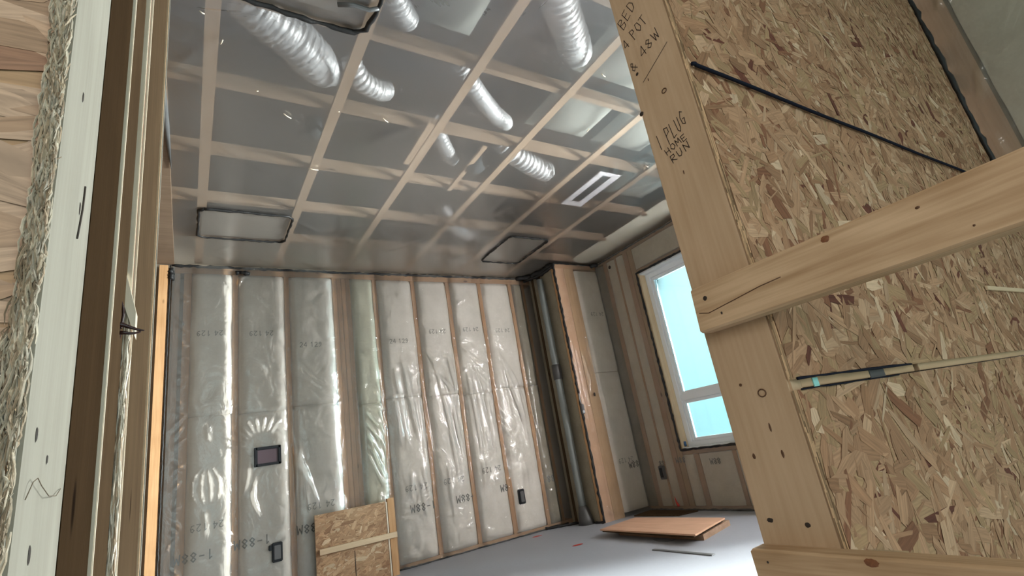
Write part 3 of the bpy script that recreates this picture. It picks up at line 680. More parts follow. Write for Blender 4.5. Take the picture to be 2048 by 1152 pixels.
# ============================================================ WINDOW WALL (x = XR)
def sstud(y0, y1, l, z0=.038, z1=2.70, mat=None, g='studs of the window wall'):
    o = box('wall_stud', XR, XR + DEP, y0, y1, z0, z1, mat or M_STUD2); return tag(o, l, 'stud', g)
M_STUD2 = wood('lumber_brown_vertical', (0.56, 0.36, 0.22), (0.44, 0.27, 0.15), 'Z')
M_STUD3 = wood('lumber_honey_vertical', (0.56, 0.39, 0.22), (0.43, 0.28, 0.14), 'Z')
sstud(4.045, 4.105, 'dark brown stud nearest the boxed corner on the window wall')
sstud(3.885, 3.912, 'narrow brown stud behind the outlet box on the window wall')
sstud(3.705, 3.775, 'honey-coloured king stud, farther of the two beside the window')
sstud(3.632, 3.700, 'honey-coloured stud right against the window opening', mat=M_STUD3)
sstud(3.44, 3.50, 'short brown stud under the window, farther one', z1=.50)
sstud(3.03, 3.07, 'short brown stud under the window, nearer one', z1=.50)
sstud(2.00, 2.045, 'brown stud at the near side of the far window')
def side_batt(y0, y1, z0, z1, label, mat, k, bul=.014):
    ny, nz = 10, max(5, int((z1 - z0) / .04)); P = np.zeros((ny, nz, 3))
    for i in range(ny):
        for j in range(nz):
            u = i / (ny - 1); z = z0 + (z1 - z0) * j / (nz - 1); y = y0 + (y1 - y0) * u
            e = 1 - abs(2 * u - 1) ** 4
            P[i, j] = (XR + .004 - bul * e * (1 + .5 * n2(y, z, 3, k)), y, z)
    loc = np.array([XR, (y0 + y1) / 2, z0]); me = grid_mesh('insulation_batt', (P - loc)[::-1])
    o = link('insulation_batt', me, mat, None, tuple(loc)); return tag(o, label, 'insulation', 'insulation batts of the window wall')
M_BATTW = batt_mat('insulation_tan_grey', (0.80, 0.74, 0.62), (0.64, 0.58, 0.47))
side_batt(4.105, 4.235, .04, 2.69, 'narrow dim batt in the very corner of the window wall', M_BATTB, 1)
side_batt(3.912, 4.045, .04, 2.69, 'tall beige batt between the two studs left of the window', M_BATTW, 2)
sb = side_batt(3.775, 3.885, .04, 2.69, 'tall narrow beige batt just left of the window framing', M_BATTW, 3)
u1 = side_batt(3.505, 3.63, .04, .50, 'small beige batt under the left edge of the window', M_BATTW, 4)
u2 = side_batt(3.075, 3.435, .04, .50, 'beige batt under the middle of the window', M_BATTW, 5)
side_batt(2.05, 3.025, .04, .50, 'beige batt under the hidden side of the window', M_BATTW, 6)
side_batt(2.05, 3.63, 2.45, 2.69, 'long beige batt over the head of the window', M_BATTW, 7)
side_batt(.66, 1.99, .04, .40, 'beige batt low on the window wall, near end', M_BATTW, 8)
tag(box('wall_plate', XR, XR + DEP, .64, YJ, 2.70, 2.745, M_STUDY), 'top plate along the window wall', 'plate')
tag(box('wall_plate', XR, XR + DEP, .64, YJ, 0, .037, M_STUDY), 'bottom plate along the window wall', 'plate')
tag(box('wall_plate', XR, XR + DEP, WY0, WY1 + .01, .505, .548, M_STUDY), 'rough sill board directly under the window', 'plate')
tag(box('wall_plate', XR + .002, XR + DEP, WY0, WY1 + .01, 2.402, 2.445, M_STUDY), 'header board directly over the window', 'plate')
for par, y, z, t in [(u1, 3.60, .535, '88M'), (u2, 3.20, .50, '88M'), (sb, 3.87, .52, '88')]:
    lettering('printed_number', t, (XR - .022, y, z - .05), (0, .05, 0), (0, 0, -.05), .007, M_INK, par, (-1, 0, 0))
outlet_box(3.894, 3.960, .292, .424, 'dark grey outlet box low on the window wall', y=XR - .035, ax='X')
o = disc_knot('torn_hole', (XR - .022, 3.984, 2.62), .022, .022, '-X', M_NAIL, None, seed=9, h=.004); tag(o, 'small black round hole high on the window wall near the boxed corner', 'hole')
o = tube('red_tag', [(XR - .03, 3.81, .04), (XR - .028, 3.83, .08), (XR - .026, 3.84, .13)], lambda t: .014 * (1.1 - t), M_RED, None, seg=8); tag(o, 'small red sprayed mark at the foot of the window wall', 'paint mark')
# film on the window wall, with holes left at the windows
def side_film(y0, y1, z0, z1, cuts, label):
    ys = np.linspace(y0, y1, int((y1 - y0) / .025) + 2); zs = np.linspace(z0, z1, int((z1 - z0) / .025) + 2)
    Y, Z = np.meshgrid(ys, zs, indexing='ij'); fr = random.Random(5); fl = []
    for k in range(40):
        a = fr.uniform(y0, y1); z = fr.uniform(z0, z1); L = fr.uniform(.1, .5); fl.append((a, z, a + fr.uniform(-.05, .05), z - L, fr.uniform(.003, .007), .016, fr.uniform(-.02, .02)))
    D = .024 + fold_field(Y, Z, fl)
    P = np.stack([-D, Y - y0, Z], -1); n, m = Y.shape; idx = np.arange(n * m).reshape(n, m); fs = []
    for i in range(n - 1):
        for j in range(m - 1):
            yc, zc = (ys[i] + ys[i + 1]) / 2, (zs[j] + zs[j + 1]) / 2
            if any(c[0] < yc < c[1] and c[2] < zc < c[3] for c in cuts): continue
            fs.append((int(idx[i, j]), int(idx[i, j + 1]), int(idx[i + 1, j + 1]), int(idx[i + 1, j])))
    me = bpy.data.meshes.new('vapor_barrier'); me.from_pydata(P.reshape(-1, 3).tolist(), [], fs); me.polygons.foreach_set('use_smooth', [True] * len(fs))
    o = link('vapor_barrier', me, M_FILMD, None, (XR, y0, 0)); return tag(o, label, 'plastic sheet')
side_film(.64, YJ - .01, .005, 2.74, [(WY0, WY1, WZ0, WZ1), (VY0, VY1, .45, WZ1)], 'clear poly sheet over the window wall, cut out round the window')

def window(n, y0, y1, z0, z1, rail):
    b = empty('window_%d' % n, (XR, (y0 + y1) / 2, z0)); tag(b, kind='structure')
    M_J = wood('window_jamb_wood_%d' % n, (0.80, 0.66, 0.46), (0.66, 0.52, 0.34), 'Z', knots=False)
    # rough opening liner
    multibox('jamb', [(XR - .004, XR + .15, y1 - .020, y1, z0, z1)], M_J, b, loc=(XR, y1, z0), bev=.002)
    multibox('jamb', [(XR - .004, XR + .15, y0, y0 + .02, z0, z1)], M_J, b, loc=(XR, y0, z0), bev=.002)
    multibox('head_and_sill', [(XR - .004, XR + .15, y0 + .02, y1 - .02, z1 - .02, z1), (XR - .006, XR + .15, y0 + .02, y1 - .02, z0, z0 + .016)], M_VINYL, b, loc=(XR, y0, z0), bev=.002)
    xf = XR + .075
    a, c, e, g = y0 + .02, y1 - .02, z0 + .016, z1 - .02
    w = .055
    multibox('frame', [(xf, xf + .07, a, a + w, e, g), (xf, xf + .07, c - w, c, e, g), (xf, xf + .07, a + w, c - w, e, e + w * .8), (xf, xf + .07, a + w, c - w, g - w, g),
                       (xf, xf + .07, a + w, c - w, rail - .03, rail + .03)], M_VINYL, b, loc=(xf, a, e), bev=.004)
    s = .030
    for q0, q1 in ((e + w * .8, rail - .03), (rail + .03, g - w)):
        multibox('sash', [(xf + .02, xf + .06, a + w, a + w + s, q0, q1), (xf + .02, xf + .06, c - w - s, c - w, q0, q1), (xf + .02, xf + .06, a + w + s, c - w - s, q0, q0 + s), (xf + .02, xf + .06, a + w + s, c - w - s, q1 - s, q1)], M_VINYL, b, loc=(xf, a, q0), bev=.003)
        o = box('glass', xf + .037, xf + .043, a + w + s, c - w - s, q0 + s, q1 - s, M_GLASS, b, bev=0)
    # black sealant round the opening on the poly
    bead('opening_seal', [(XR - .024, y0, z0 - .004), (XR - .024, y0, z1 + .004), (XR - .024, y1, z1 + .004), (XR - .024, y1, z0 - .004), (XR - .024, y0, z0 - .004)], .010, None, 30 + n, parent=b)
    return b
m = bpy.data.materials.new('cyan_tinted_glass'); m.use_nodes = True; nt = m.node_tree; nt.nodes.clear()
out = nt.nodes.new('ShaderNodeOutputMaterial'); tr = nt.nodes.new('ShaderNodeBsdfTransparent'); tr.inputs[0].default_value = (.80, .97, 1.0, 1)
gl = nt.nodes.new('ShaderNodeBsdfGlossy'); gl.inputs['Roughness'].default_value = .05; fr = nt.nodes.new('ShaderNodeFresnel'); mx = nt.nodes.new('ShaderNodeMixShader')
nt.links.new(fr.outputs[0], mx.inputs[0]); nt.links.new(tr.outputs[0], mx.inputs[1]); nt.links.new(gl.outputs[0], mx.inputs[2]); nt.links.new(mx.outputs[0], out.inputs[0]); M_GLASS = m
m2 = M_GLASS.copy(); m2.name = 'clear_glass'
for nd in m2.node_tree.nodes:
    if nd.type == 'BSDF_TRANSPARENT': nd.inputs[0].default_value = (.93, .98, .97, 1)
window(1, WY0, WY1, WZ0, WZ1, 1.035)
_g = M_GLASS; M_GLASS = m2
window(2, VY0, VY1, .45, WZ1, .95)
M_GLASS = _g
o = tube('spray_foam', [(XR + .03, WY1 - .03, .62), (XR + .02, WY1 - .035, .60), (XR + .03, WY1 - .03, .585)], .012, M_BLUE, None); tag(o, 'tiny blue plug at the lower corner of the window frame', 'plug')

# ============================================================ CEILING
for k in range(7):
    x = .018 + .61 * k
    if k == 6: continue
    nm = ['leftmost', 'second from the left', 'third from the left', 'fourth from the left', 'fifth from the left', 'rightmost'][k]
    o = box('ceiling_strapping', x, x + .058, .66, 4.74, 2.756, 2.774, M_STRAPY, bev=.002); tag(o, 'pale strapping board running into the room behind the ceiling poly, %s' % nm, 'strapping', 'ceiling strapping boards')
o = box('ceiling_strapping', 1.185, 1.232, 2.35, 2.80, 2.752, 2.774, M_STRAPY, bev=.002); tag(o, 'short spliced strapping piece beside the third board of the ceiling', 'strapping')
o = box('ceiling_strapping', 1.625, 1.662, 2.47, 3.06, 2.756, 2.774, M_STRAPY, bev=.002); tag(o, 'short strapping piece beside the round grey light can', 'strapping')
for k, y in enumerate([.62, 1.22, 1.83, 2.40, 3.02, 3.62, 4.20]):
    nm = ['nearest', 'second nearest', 'third nearest', 'fourth nearest', 'fifth nearest', 'second farthest', 'farthest'][k]
    o = box('ceiling_joist', -.30, 4.2, y, y + .040, 2.777, 2.85, M_TRUSSX, bev=.002); tag(o, 'brown joist crossing the ceiling from side to side, %s from the doorway' % nm, 'joist', 'ceiling joists behind the poly')
tag(box('ceiling_joist', -.26, -.125, .70, 4.74, 2.735, 2.772, M_TRUSSX), 'long brown edge beam at the left side of the ceiling', 'beam')
M_CREAM = batt_mat('insulation_cream', (0.93, 0.91, 0.80), (0.80, 0.78, 0.66))
P = np.zeros((12, 60, 3))
for i in range(12):
    for j in range(60):
        u = i / 11; y = .66 + (YJ - .68) * j / 59
        P[i, j] = (XR - .36 + .36 * u, y, 2.80 - .045 * math.sin(math.pi * min(1, u * 1.15)) ** .6 + .004 * n2(u * .3, y, 6, 2))
me = grid_mesh('insulation_batt', P - np.array([3.9, 2.4, 2.8])); o = link('insulation_batt', me, M_CREAM, None, (3.9, 2.4, 2.8)); tag(o, 'long cream batt along the ceiling edge above the window wall', 'insulation')

# grey loft insulation patches above some bays (each a batt)
for k, (x0, x1, y0, y1, l) in enumerate([(.92, 1.22, 1.27, 1.80, 'pale batt above the poly beside the second duct'), (1.92, 2.44, 1.90, 2.35, 'greenish grey batt above the ceiling centre'), (1.92, 2.44, 1.27, 1.80, 'grey batt above the ceiling near the top of the view'),
                                    (2.53, 3.05, 1.90, 2.36, 'light grey batt above the ceiling beside the right post'), (2.53, 3.05, 1.27, 1.80, 'light grey batt above the ceiling behind the right post'), (3.14, 3.70, 2.46, 2.98, 'blue-grey batt above the ceiling right of the slot diffuser'), (3.14, 3.70, 1.90, 2.36, 'pale grey batt near the window side of the ceiling'), (1.30, 1.70, .70, 1.08, 'olive grey batt above the nearest ceiling bay')]):
    P = np.zeros((10, 10, 3))
    for i in range(10):
        for j in range(10):
            u, v = i / 9, j / 9
            P[i, j] = (x0 + (x1 - x0) * u, y0 + (y1 - y0) * v, 2.93 - .09 * (math.sin(math.pi * u) * math.sin(math.pi * v)) ** .6)
    c = np.array([(x0 + x1) / 2, (y0 + y1) / 2, 2.93]); me = grid_mesh('insulation_batt', P - c); o = link('insulation_batt', me, M_ATTICG, None, tuple(c)); tag(o, l, 'insulation', 'loft batts above the ceiling poly')

# silver flexible ducts
def duct(pts, r, label, seed, n=90, ridge=.05, per=.028, jit=.035):
    P = [Vector(p) for p in pts]
    # resample a smooth path
    path = []
    for i in range(len(P) - 1):
        p0, p1, p2, p3 = P[max(i - 1, 0)], P[i], P[i + 1], P[min(i + 2, len(P) - 1)]
        kk = n // (len(P) - 1)
        for j in range(kk):
            t = j / kk
            path.append(.5 * ((2 * p1) + (p2 - p0) * t + (2 * p0 - 5 * p1 + 4 * p2 - p3) * t * t + (3 * p1 - p0 - 3 * p2 + p3) * t ** 3))
    path.append(P[-1]); Ltot = sum((path[i + 1] - path[i]).length for i in range(len(path) - 1))
    rr = random.Random(seed); ph = [rr.uniform(-1, 1) * .5 for _ in path]
    def rad(t):
        i = int(round(t * (len(path) - 1))); return r * (1 + ridge * math.sin(2 * math.pi * t * Ltot / per + ph[i])) * (min(1, .55 + 4 * min(t, 1 - t)) )
    o = tube('flex_duct', path, rad, M_SILVER, None, seg=26, jit=jit, seed=seed); return tag(o, label, 'duct', 'silver flexible ducts above the ceiling poly')
duct([(.08, 1.88, 2.93), (.22, 1.96, 2.872), (.37, 2.06, 2.866), (.52, 2.20, 2.872), (.60, 2.30, 2.95)], .105, 'large crumpled silver duct at the upper left of the ceiling', 1, n=130, ridge=.022, per=.031, jit=.055)
duct([(.66, 2.14, 2.92), (.74, 2.22, 2.855), (.86, 2.29, 2.87), (.95, 2.34, 2.93)], .06, 'short silver duct end just past the second strapping board', 2)
duct([(.62, 1.50, 2.90), (.76, 1.67, 2.85), (.88, 1.79, 2.87)], .055, 'narrow silver duct beside the ceiling hatch', 3)
duct([(1.22, 1.98, 2.93), (1.40, 2.10, 2.87), (1.62, 2.26, 2.87), (1.82, 2.40, 2.93)], .055, 'long faint silver duct crossing the middle of the ceiling', 4)
duct([(1.80, 2.54, 2.92), (1.98, 2.60, 2.85), (2.20, 2.68, 2.84), (2.42, 2.77, 2.87)], .075, 'bright ribbed silver duct left of the slot diffuser', 5, n=110, per=.045, ridge=.10)
duct([(1.30, 1.18, 2.94), (1.50, 1.38, 2.87), (1.72, 1.56, 2.86), (1.86, 1.68, 2.92)], .09, 'wide silver duct at the top of the ceiling near the right post', 6)
duct([(1.85, 3.62, 2.95), (2.02, 3.78, 2.88), (2.25, 3.95, 2.88), (2.40, 4.06, 2.95)], .07, 'dim silver duct between the two far ceiling boxes', 7)
duct([(1.30, 2.50, 2.95), (1.45, 2.68, 2.88), (1.62, 2.88, 2.90)], .05, 'dim silver duct just left of the round light can', 8)

# ceiling film
fl = []; fr = random.Random(31)
for k in range(70):
    a, b_ = fr.uniform(-.1, 4.0), fr.uniform(.7, 4.6); th = fr.choice([.7, 2.3, fr.uniform(0, 3.14)]); L = fr.uniform(.15, .6)
    fl.append((a, b_, a + L * math.cos(th), b_ + L * math.sin(th), fr.uniform(.002, .006), fr.uniform(.014, .04), fr.uniform(-.05, .05)))
nx, ny = 210, 210; xs = np.linspace(-.13, XR - .004, nx); ys = np.linspace(.64, YB - .006, ny); X, Y = np.meshgrid(xs, ys, indexing='ij')
sag = .006 * np.abs(np.sin(np.pi * (X - .045) / .61)) * np.abs(np.sin(np.pi * (Y - .62) / .60))
Zc = H + .003 - sag - fold_field(X, Y, fl)
me = grid_mesh('vapor_barrier', np.stack([X - 2, Y - 2.7, Zc - H], -1)); o = link('vapor_barrier', me, M_FILMC, None, (2, 2.7, H)); tag(o, 'hazy clear poly sheet stretched across the whole ceiling', 'plastic sheet')

def ceil_box(x0, x1, y0, y1, label, r=.008, seed=0):
    b = empty('ceiling_box', ((x0 + x1) / 2, (y0 + y1) / 2, H)); tag(b, label, 'ceiling box')
    c = .035; z = H - .008
    pts = [(x0 + c, y0, z), (x1 - c, y0, z), (x1, y0 + c, z), (x1, y1 - c, z), (x1 - c, y1, z), (x0 + c, y1, z), (x0, y1 - c, z), (x0, y0 + c, z), (x0 + c, y0, z)]
    o = bead('seal_outline', pts, r, None, seed, parent=b); tag(o, 'black sealant outline')
    o = multibox('cover', [(x0 + .02, x1 - .02, y0 + .02, y1 - .02, 2.7515, 2.7548)], M_CEILP, b, loc=((x0 + x1) / 2, (y0 + y1) / 2, 2.75)); return b
M_CEILP = flat('grey_brown_box_cover', (0.20, 0.175, 0.15), .6, bump=.4, bscale=20, var=.15)
ceil_box(.030, .640, 3.690, 4.160, 'rounded rectangle outlined in black sealant at the far left of the ceiling', .008, 41)
ceil_box(2.560, 3.030, 3.675, 4.300, 'skewed dark rectangle outlined in black sealant near the boxed corner', .0075, 42)
b = empty('attic_hatch', (.40, 1.6, H)); tag(b, 'ceiling hatch edged with a thick black sealant rope, cut by the top of the view', 'hatch')
z = H - .014
o = bead('seal_rope', [(.06, 1.30, z), (.08, 1.74, z), (.13, 1.800, z), (.35, 1.812, z), (.60, 1.812, z), (.645, 1.775, z), (.665, 1.64, z), (.66, 1.30, z)], .010, None, 43, parent=b); tag(o, 'black sealant rope')
multibox('hatch_cover', [(.09, .63, 1.28, 1.77, 2.776, 2.7765 + .008)], M_CEILP, b, loc=(.4, 1.5, 2.777))
tube('tape_loop', [(.50, 1.69, H - .012), (.56, 1.665, H - .014), (.63, 1.665, H - .014), (.665, 1.64, H - .014)], .010, M_STEEL, b)
# slot diffuser
b = empty('slot_diffuser', (2.81, 2.74, H + .006)); tag(b, 'white slot diffuser with a dark slit, behind the poly near the window', 'air diffuser')
multibox('frame', [(2.69, 2.755, 2.49, 3.02, 2.757, 2.766), (2.84, 2.915, 2.49, 3.02, 2.757, 2.766), (2.755, 2.84, 2.49, 2.53, 2.757, 2.766), (2.755, 2.84, 2.95, 3.02, 2.757, 2.766)], M_DIFF, b, loc=(2.81, 2.74, 2.757), bev=.002)
o = multibox('slit', [(2.757, 2.838, 2.532, 2.948, 2.7575, 2.760)], M_BLACK, b, loc=(2.81, 2.74, 2.768)); tag(o, 'dark slit')
M_CAN = flat('dark_grey_can', (0.035, 0.04, 0.045), .8, spec=.15)
# light can and dark round box
b = empty('light_can', (1.70, 2.72, H)); tag(b, 'round grey light can showing through the ceiling poly', 'ceiling light')
tube('housing', line((1.70, 2.72, 2.752), (1.70, 2.72, 2.90), 4), .058, M_CAN, b, seg=28)
tube('rim', line((1.70, 2.72, 2.7505), (1.70, 2.72, 2.7575), 2), .066, M_CAN, b, seg=28)
o = tube('junction_box', line((.590, 2.655, 2.757), (.590, 2.655, 2.86), 3), .050, M_CAN, None, seg=8); tag(o, 'dim dark octagonal box above the poly beside the second strapping board', 'electrical box')
# torn black wedge at the left beam
wp = [(-.145, 1.55, 2.728), (-.150, 2.2, 2.728), (-.135, 2.75, 2.726), (-.120, 3.20, 2.730)]
o = tube('sealant_strip', wp, lambda t: .002 + .016 * math.sin(math.pi * min(1, t * 1.05)) ** 1, M_STEEL, None, seg=8, jit=.1); tag(o, 'thin slate-coloured strip of sealant tapering along the left ceiling beam', 'sealant')
# bits of lint on the film
for k, (x, y, L, a) in enumerate([(.40, 2.49, .05, .6), (.66, 2.38, .01, 0), (.09, 2.06, .03, 1.8), (.0, 1.93, .02, .5), (.62, 2.99, .06, .1), (.25, 2.35, .012, 0), (1.93, 1.60, .04, .3), (2.2, 2.04, .03, 1.4), (2.98, 2.28, .03, .2), (.91, 2.36, .045, .6)]):
    o = tube('debris_fleck', [(x, y, H - .011), (x + L * .5 * math.cos(a), y + L * .5 * math.sin(a), H - .014), (x + L * math.cos(a), y + L * math.sin(a), H - .011)], .0028, M_EDGE, None, seg=6)
    tag(o, 'tiny pale fleck on the ceiling poly, ' + ['in the bay left of the second board', 'dot touching the second strapping board', 'left of the large silver duct, slanted', 'close to the left edge beam', 'long one beside the second strapping board, mid ceiling', 'dot-like, below the large silver duct', 'nearest the top of the right post', 'comma-shaped, beside the greenish batt', 'left of the slot diffuser', 'between the second and third strapping boards'][k], 'debris', 'pale flecks on the ceiling poly')

# ============================================================ FLOOR THINGS
b = empty('plywood_sheet', (3.25, 3.3, 0))
tag(b, 'reddish plywood offcut lying on top of the small pile on the floor', 'plywood')
def quad_slab(name, c, z0, z1, mat, parent=None):
    loc = Vector((sum(p[0] for p in c) / 4, sum(p[1] for p in c) / 4, min(z0)))
    vs = [Vector((p[0], p[1], z)) - loc for p, z in zip(c, z0)] + [Vector((p[0], p[1], z)) - loc for p, z in zip(c, z1)]
    fs = [(3, 2, 1, 0), (4, 5, 6, 7)] + [(i, (i + 1) % 4, 4 + (i + 1) % 4, 4 + i) for i in range(4)]
    bm = bmesh.new(); bv = [bm.verts.new(v) for v in vs]; [bm.faces.new([bv[i] for i in f]) for f in fs]
    bmesh.ops.recalc_face_normals(bm, faces=bm.faces)
    bmesh.ops.bevel(bm, geom=list(bm.edges), offset=.0015, segments=1, affect='EDGES')
    me = bpy.data.meshes.new(name); bm.to_mesh(me); bm.free(); return link(name, me, mat, parent, loc)
ct = [(2.990, 3.735), (2.965, 2.690), (3.480, 2.830), (3.445, 3.775)]
quad_slab('face_sheet', ct, (.052, .058, .060, .054), (.064, .070, .072, .066), M_PLY, b)
quad_slab('under_ply', [(3.0, 3.72), (2.98, 2.72), (3.47, 2.85), (3.435, 3.76)], (.040, .044, .046, .042), (.051, .057, .059, .053), M_BROWN, b)
o = quad_slab('wood_offcut', [(3.09, 3.62), (3.095, 2.74), (3.56, 2.86), (3.50, 3.66)], (0, 0, 0, 0), (.037, .037, .039, .039), wood('offcut_brown', (.40, .27, .19), (.28, .18, .12), 'Y')); tag(o, 'rough brown board underneath the plywood offcut on the floor', 'board')
o = quad_slab('wood_offcut', [(3.78, 4.15), (3.83, 3.62), (4.04, 3.56), (4.04, 4.18)], (0, 0, 0, 0), (.012, .012, .012, .012), M_TAN); tag(o, 'flat brown board on the floor against the window wall corner', 'board')
o = quad_slab('metal_strip', [(2.765, 2.93), (2.765, 2.42), (2.800, 2.42), (2.795, 2.93)], (0, 0, 0, 0), (.006, .006, .006, .006), M_STEEL); tag(o, 'thin dark metal strip lying on the pale floor', 'metal strip')
o = disc_knot('paint_mark', (2.73, 3.735, .0005), .050, .030, '+Z', M_RED, None, seed=4, h=.001); tag(o, 'round red paint spot on the pale floor', 'paint mark')
o = disc_knot('paint_mark', (2.87, 4.55, .0005), .055, .03, '+Z', M_RED, None, seed=6, h=.001); tag(o, 'faint red paint streak on the floor by the far wall', 'paint mark')
o = tube('cut_wire', [(3.02, 3.16, .003), (2.99, 3.08, .003), (3.0, 3.0, .004), (3.05, 2.97, .004)], .0022, M_GREYP, None, seg=6); tag(o, 'tiny curl of wire on the floor in front of the plywood', 'wire')

# ============================================================ RIGHT POST, OSB WALL, RAILS
XP = .858
pm = M_POST
post = box('door_post', XP, XP + .038, .4945, .633, 0, 2.70, pm, bev=.004)
tag(post, 'wide tan post with handwriting at the right side of the opening', 'post')
pn = (-1, 0, 0); xs_ = XP - .0008
def scribble(text, p0, p1, top, h_scale=1.0, seed=0, width=.0018):
    """p0, p1: start and end of the baseline (y, z) on the post face; top: top of the first letter"""
    n = len(text) * .82
    p0, p1, top = [Vector((xs_, q[0], q[1])) for q in (p0, p1, top)]
    adv = (p1 - p0) / n; up = (top - p0) * h_scale
    lettering('handwriting', text, p0, adv, up, width, M_PENCIL, post, pn, jit=.08, seed=seed)
scribble('BED', (.615, 1.716), (.560, 1.744), (.626, 1.745), seed=1)
scribble('4 POT', (.622, 1.664), (.537, 1.679), (.631, 1.690), seed=2)
scribble('& 48W', (.620, 1.596), (.517, 1.627), (.627, 1.622), seed=3)
lettering('handwriting', '-', (xs_, .612, 1.549), (0, -.19, .086), (0, .0, .001), .0014, M_PENCIL, post, pn)
scribble('I PLUG', (.609, 1.376), (.520, 1.394), (.613, 1.411), seed=4)
scribble('HOME', (.596, 1.356), (.536, 1.364), (.600, 1.370), seed=5, width=.0017)
scribble('RUN', (.588, 1.331), (.534, 1.343), (.592, 1.348), seed=6, width=.0018)
for k, (y, z, a, b_) in enumerate([(.558, 1.496, .006, .005), (.548, .839, .0075, .0065)]):
    tube('knot_ring', [(XP - .0008, y + a * math.cos(t * .5236), z + b_ * math.sin(t * .5236)) for t in range(13)], .0011, M_KNOT, post, seg=6)
for k, (y, z, a, b_) in enumerate([(.612, 1.585, .004, .004), (.630, 1.488, .006, .006), (.605, .629, .006, .004), (.540, .623, .005, .004), (.585, .86, .003, .003), (.57, 1.30, .0015, .005), (.600, .735, .003, .005), (.545, .735, .0025, .007), (.588, 1.55, .0015, .004), (.553, .78, .002, .008)]):
    disc_knot('nail_hole', (XP - .0003, y, z), a, b_, '-X', M_NAIL if k < 4 else M_KNOT, post, seed=k)
# other studs standing right behind
o = box('wall_stud', XP + .040, XP + .078, .4985, .538, 0, .828, M_WHITE); tag(o, 'tan stud behind the lower strand board sheet', 'stud')
# strand board wall: two sheets with a slot between
pw = [((0.375, 0.215, 0.125), 40), ((0.315, 0.17, 0.095), 26), ((0.44, 0.275, 0.17), 14), ((0.25, 0.13, 0.07), 12), ((0.20, 0.085, 0.045), 6), ((0.115, 0.036, 0.022), 2.2), ((0.33, 0.205, 0.11), 16), ((0.52, 0.36, 0.24), 4)]
s1 = osb_sheet('osb_sheet', XP, 2.855, .851, 2.76, .4845, .0105, None, seed=11, cover=3.2, pal=pw, lens=(.035, .14), wid=(.009, .040)); tag(s1, 'brown strand board sheet right of the post, above the slot', 'strand board')
s2 = osb_sheet('osb_sheet', XP, 2.855, -.60, .833, .4845, .0105, None, seed=12, cover=3.2, pal=pw, lens=(.035, .14), wid=(.009, .040)); tag(s2, 'brown strand board sheet right of the post, below the slot', 'strand board')
for x0, x1, l, mt in [(.897, 1.36, 'pale wood backing strip in the slot, nearest the post', wood('slot_wood', (.62, .42, .26), (.52, .34, .20), 'X', knots=False)), (1.385, 2.85, 'pale wood backing strip in the slot, farther from the post', wood('slot_wood_far', (.66, .46, .30), (.55, .37, .22), 'X', knots=False))]:
    o = box('backing_strip', x0, x1, .4975, .535, .836, .848 + .02, mt, bev=.001); tag(o, l, 'wood strip')
o = box('blocking', 1.150, 1.215, .4965, .4990, .834, .850, M_GREYP); tag(o, 'dark tape piece bridging the slot', 'tape')
o = box('tape_or_light_chip', .935, .952, .4955, .4972, .834, .850, M_CYAN, bev=0); tag(o, 'cyan chip coloured as window light showing through the slot close to the post', 'tape')  # chip stands in for window light seen through the gap
o = bead('slot_bead', [(XP + .01, .4835, .8515), (1.2, .4835, .8515), (1.32, .484, .8515)], .0022, None, 51, mat=M_CABLE); tag(o, 'dark thin line along the upper lip of the slot', 'wire')
o = bead('slot_bead', [(XP + .01, .4835, .8328), (1.24, .4835, .8328)], .0016, None, 52, mat=M_CABLE); tag(o, 'dark thin line along the lower lip of the slot', 'wire')
o = box('wood_sliver', 2.02, 2.60, .478, .4845, 1.037, 1.050, M_BATTEN, bev=.001); tag(o, 'pale wood sliver stuck on the strand board under the rail', 'wood strip')
# cable on the strand board
o = tube('black_cable', [(XP - .004, .4775, 1.4985), (XP + .004, .4765, 1.501)] + [(XP + .01 + i * .1, .4775, 1.4995 + .0012 * math.sin(i)) for i in range(21)], .0042, M_CABLE, None, seg=10); tag(o, 'straight black cable crossing the strand board above the rail', 'cable')
# rails
def rail(z0, z1, yend, label, knots, crack=None):
    bm = bmesh.new(); n = 60; x0, x1 = XP - .038, XP - .0005
    rr = random.Random(int(z0 * 100)); ys = [yend - (yend + 1.6) * (i / n) ** 1.6 for i in range(n + 1)]
    prof = [(x0, z0 + .004), (x0, z1 - .004), (x0 + .004, z1), (x1, z1), (x1, z0), (x0 + .004, z0)]
    rings = []
    for i, y in enumerate(ys):
        w = .0005 * math.sin(y * 9) + rr.uniform(-.00025, .00025)
        rings.append([bm.verts.new((px, y + (rr.uniform(-.004, .003) if i == 0 else 0), pz + w)) for px, pz in prof])
    for i in range(n):
        for k in range(6):
            bm.faces.new((rings[i][k], rings[i][(k + 1) % 6], rings[i + 1][(k + 1) % 6], rings[i + 1][k]))
    bm.faces.new(rings[0][::-1]); bm.faces.new(rings[-1]); bmesh.ops.recalc_face_normals(bm, faces=bm.faces)
    loc = Vector((x0, yend, z0))
    for v in bm.verts: v.co -= loc
    me = bpy.data.meshes.new('guard_rail'); bm.to_mesh(me); bm.free()
    o = link('guard_rail', me, M_RAIL, None, loc); tag(o, label, 'rail', 'guard rails nailed to the post')
    for k, (y, z, a, b_, mt) in enumerate(knots):
        disc_knot('knot', (x0 - .0002, y, z), a, b_, '-X', mt, o, seed=k)
    if crack:
        tube('crack', [(x0 - .0002, y, z) for y, z in crack], .0009, M_KNOT, o, seg=5)
    return o
rail(.966, 1.053, .607, 'upper tan guard rail nailed across the post at eye height', [(.579, 1.026, .0045, .0045, M_NAIL), (.554, .989, .002, .003, M_NAIL), (.346, 1.042, .0065, .0055, M_KNOTR), (.225, 1.033, .003, .002, M_KNOT), (.180, .985, .0015, .0015, M_KNOT)],
     crack=[(.600, 1.003), (.58, .997), (.555, 1.000), (.52, 1.004), (.47, 1.010), (.43, 1.012)])
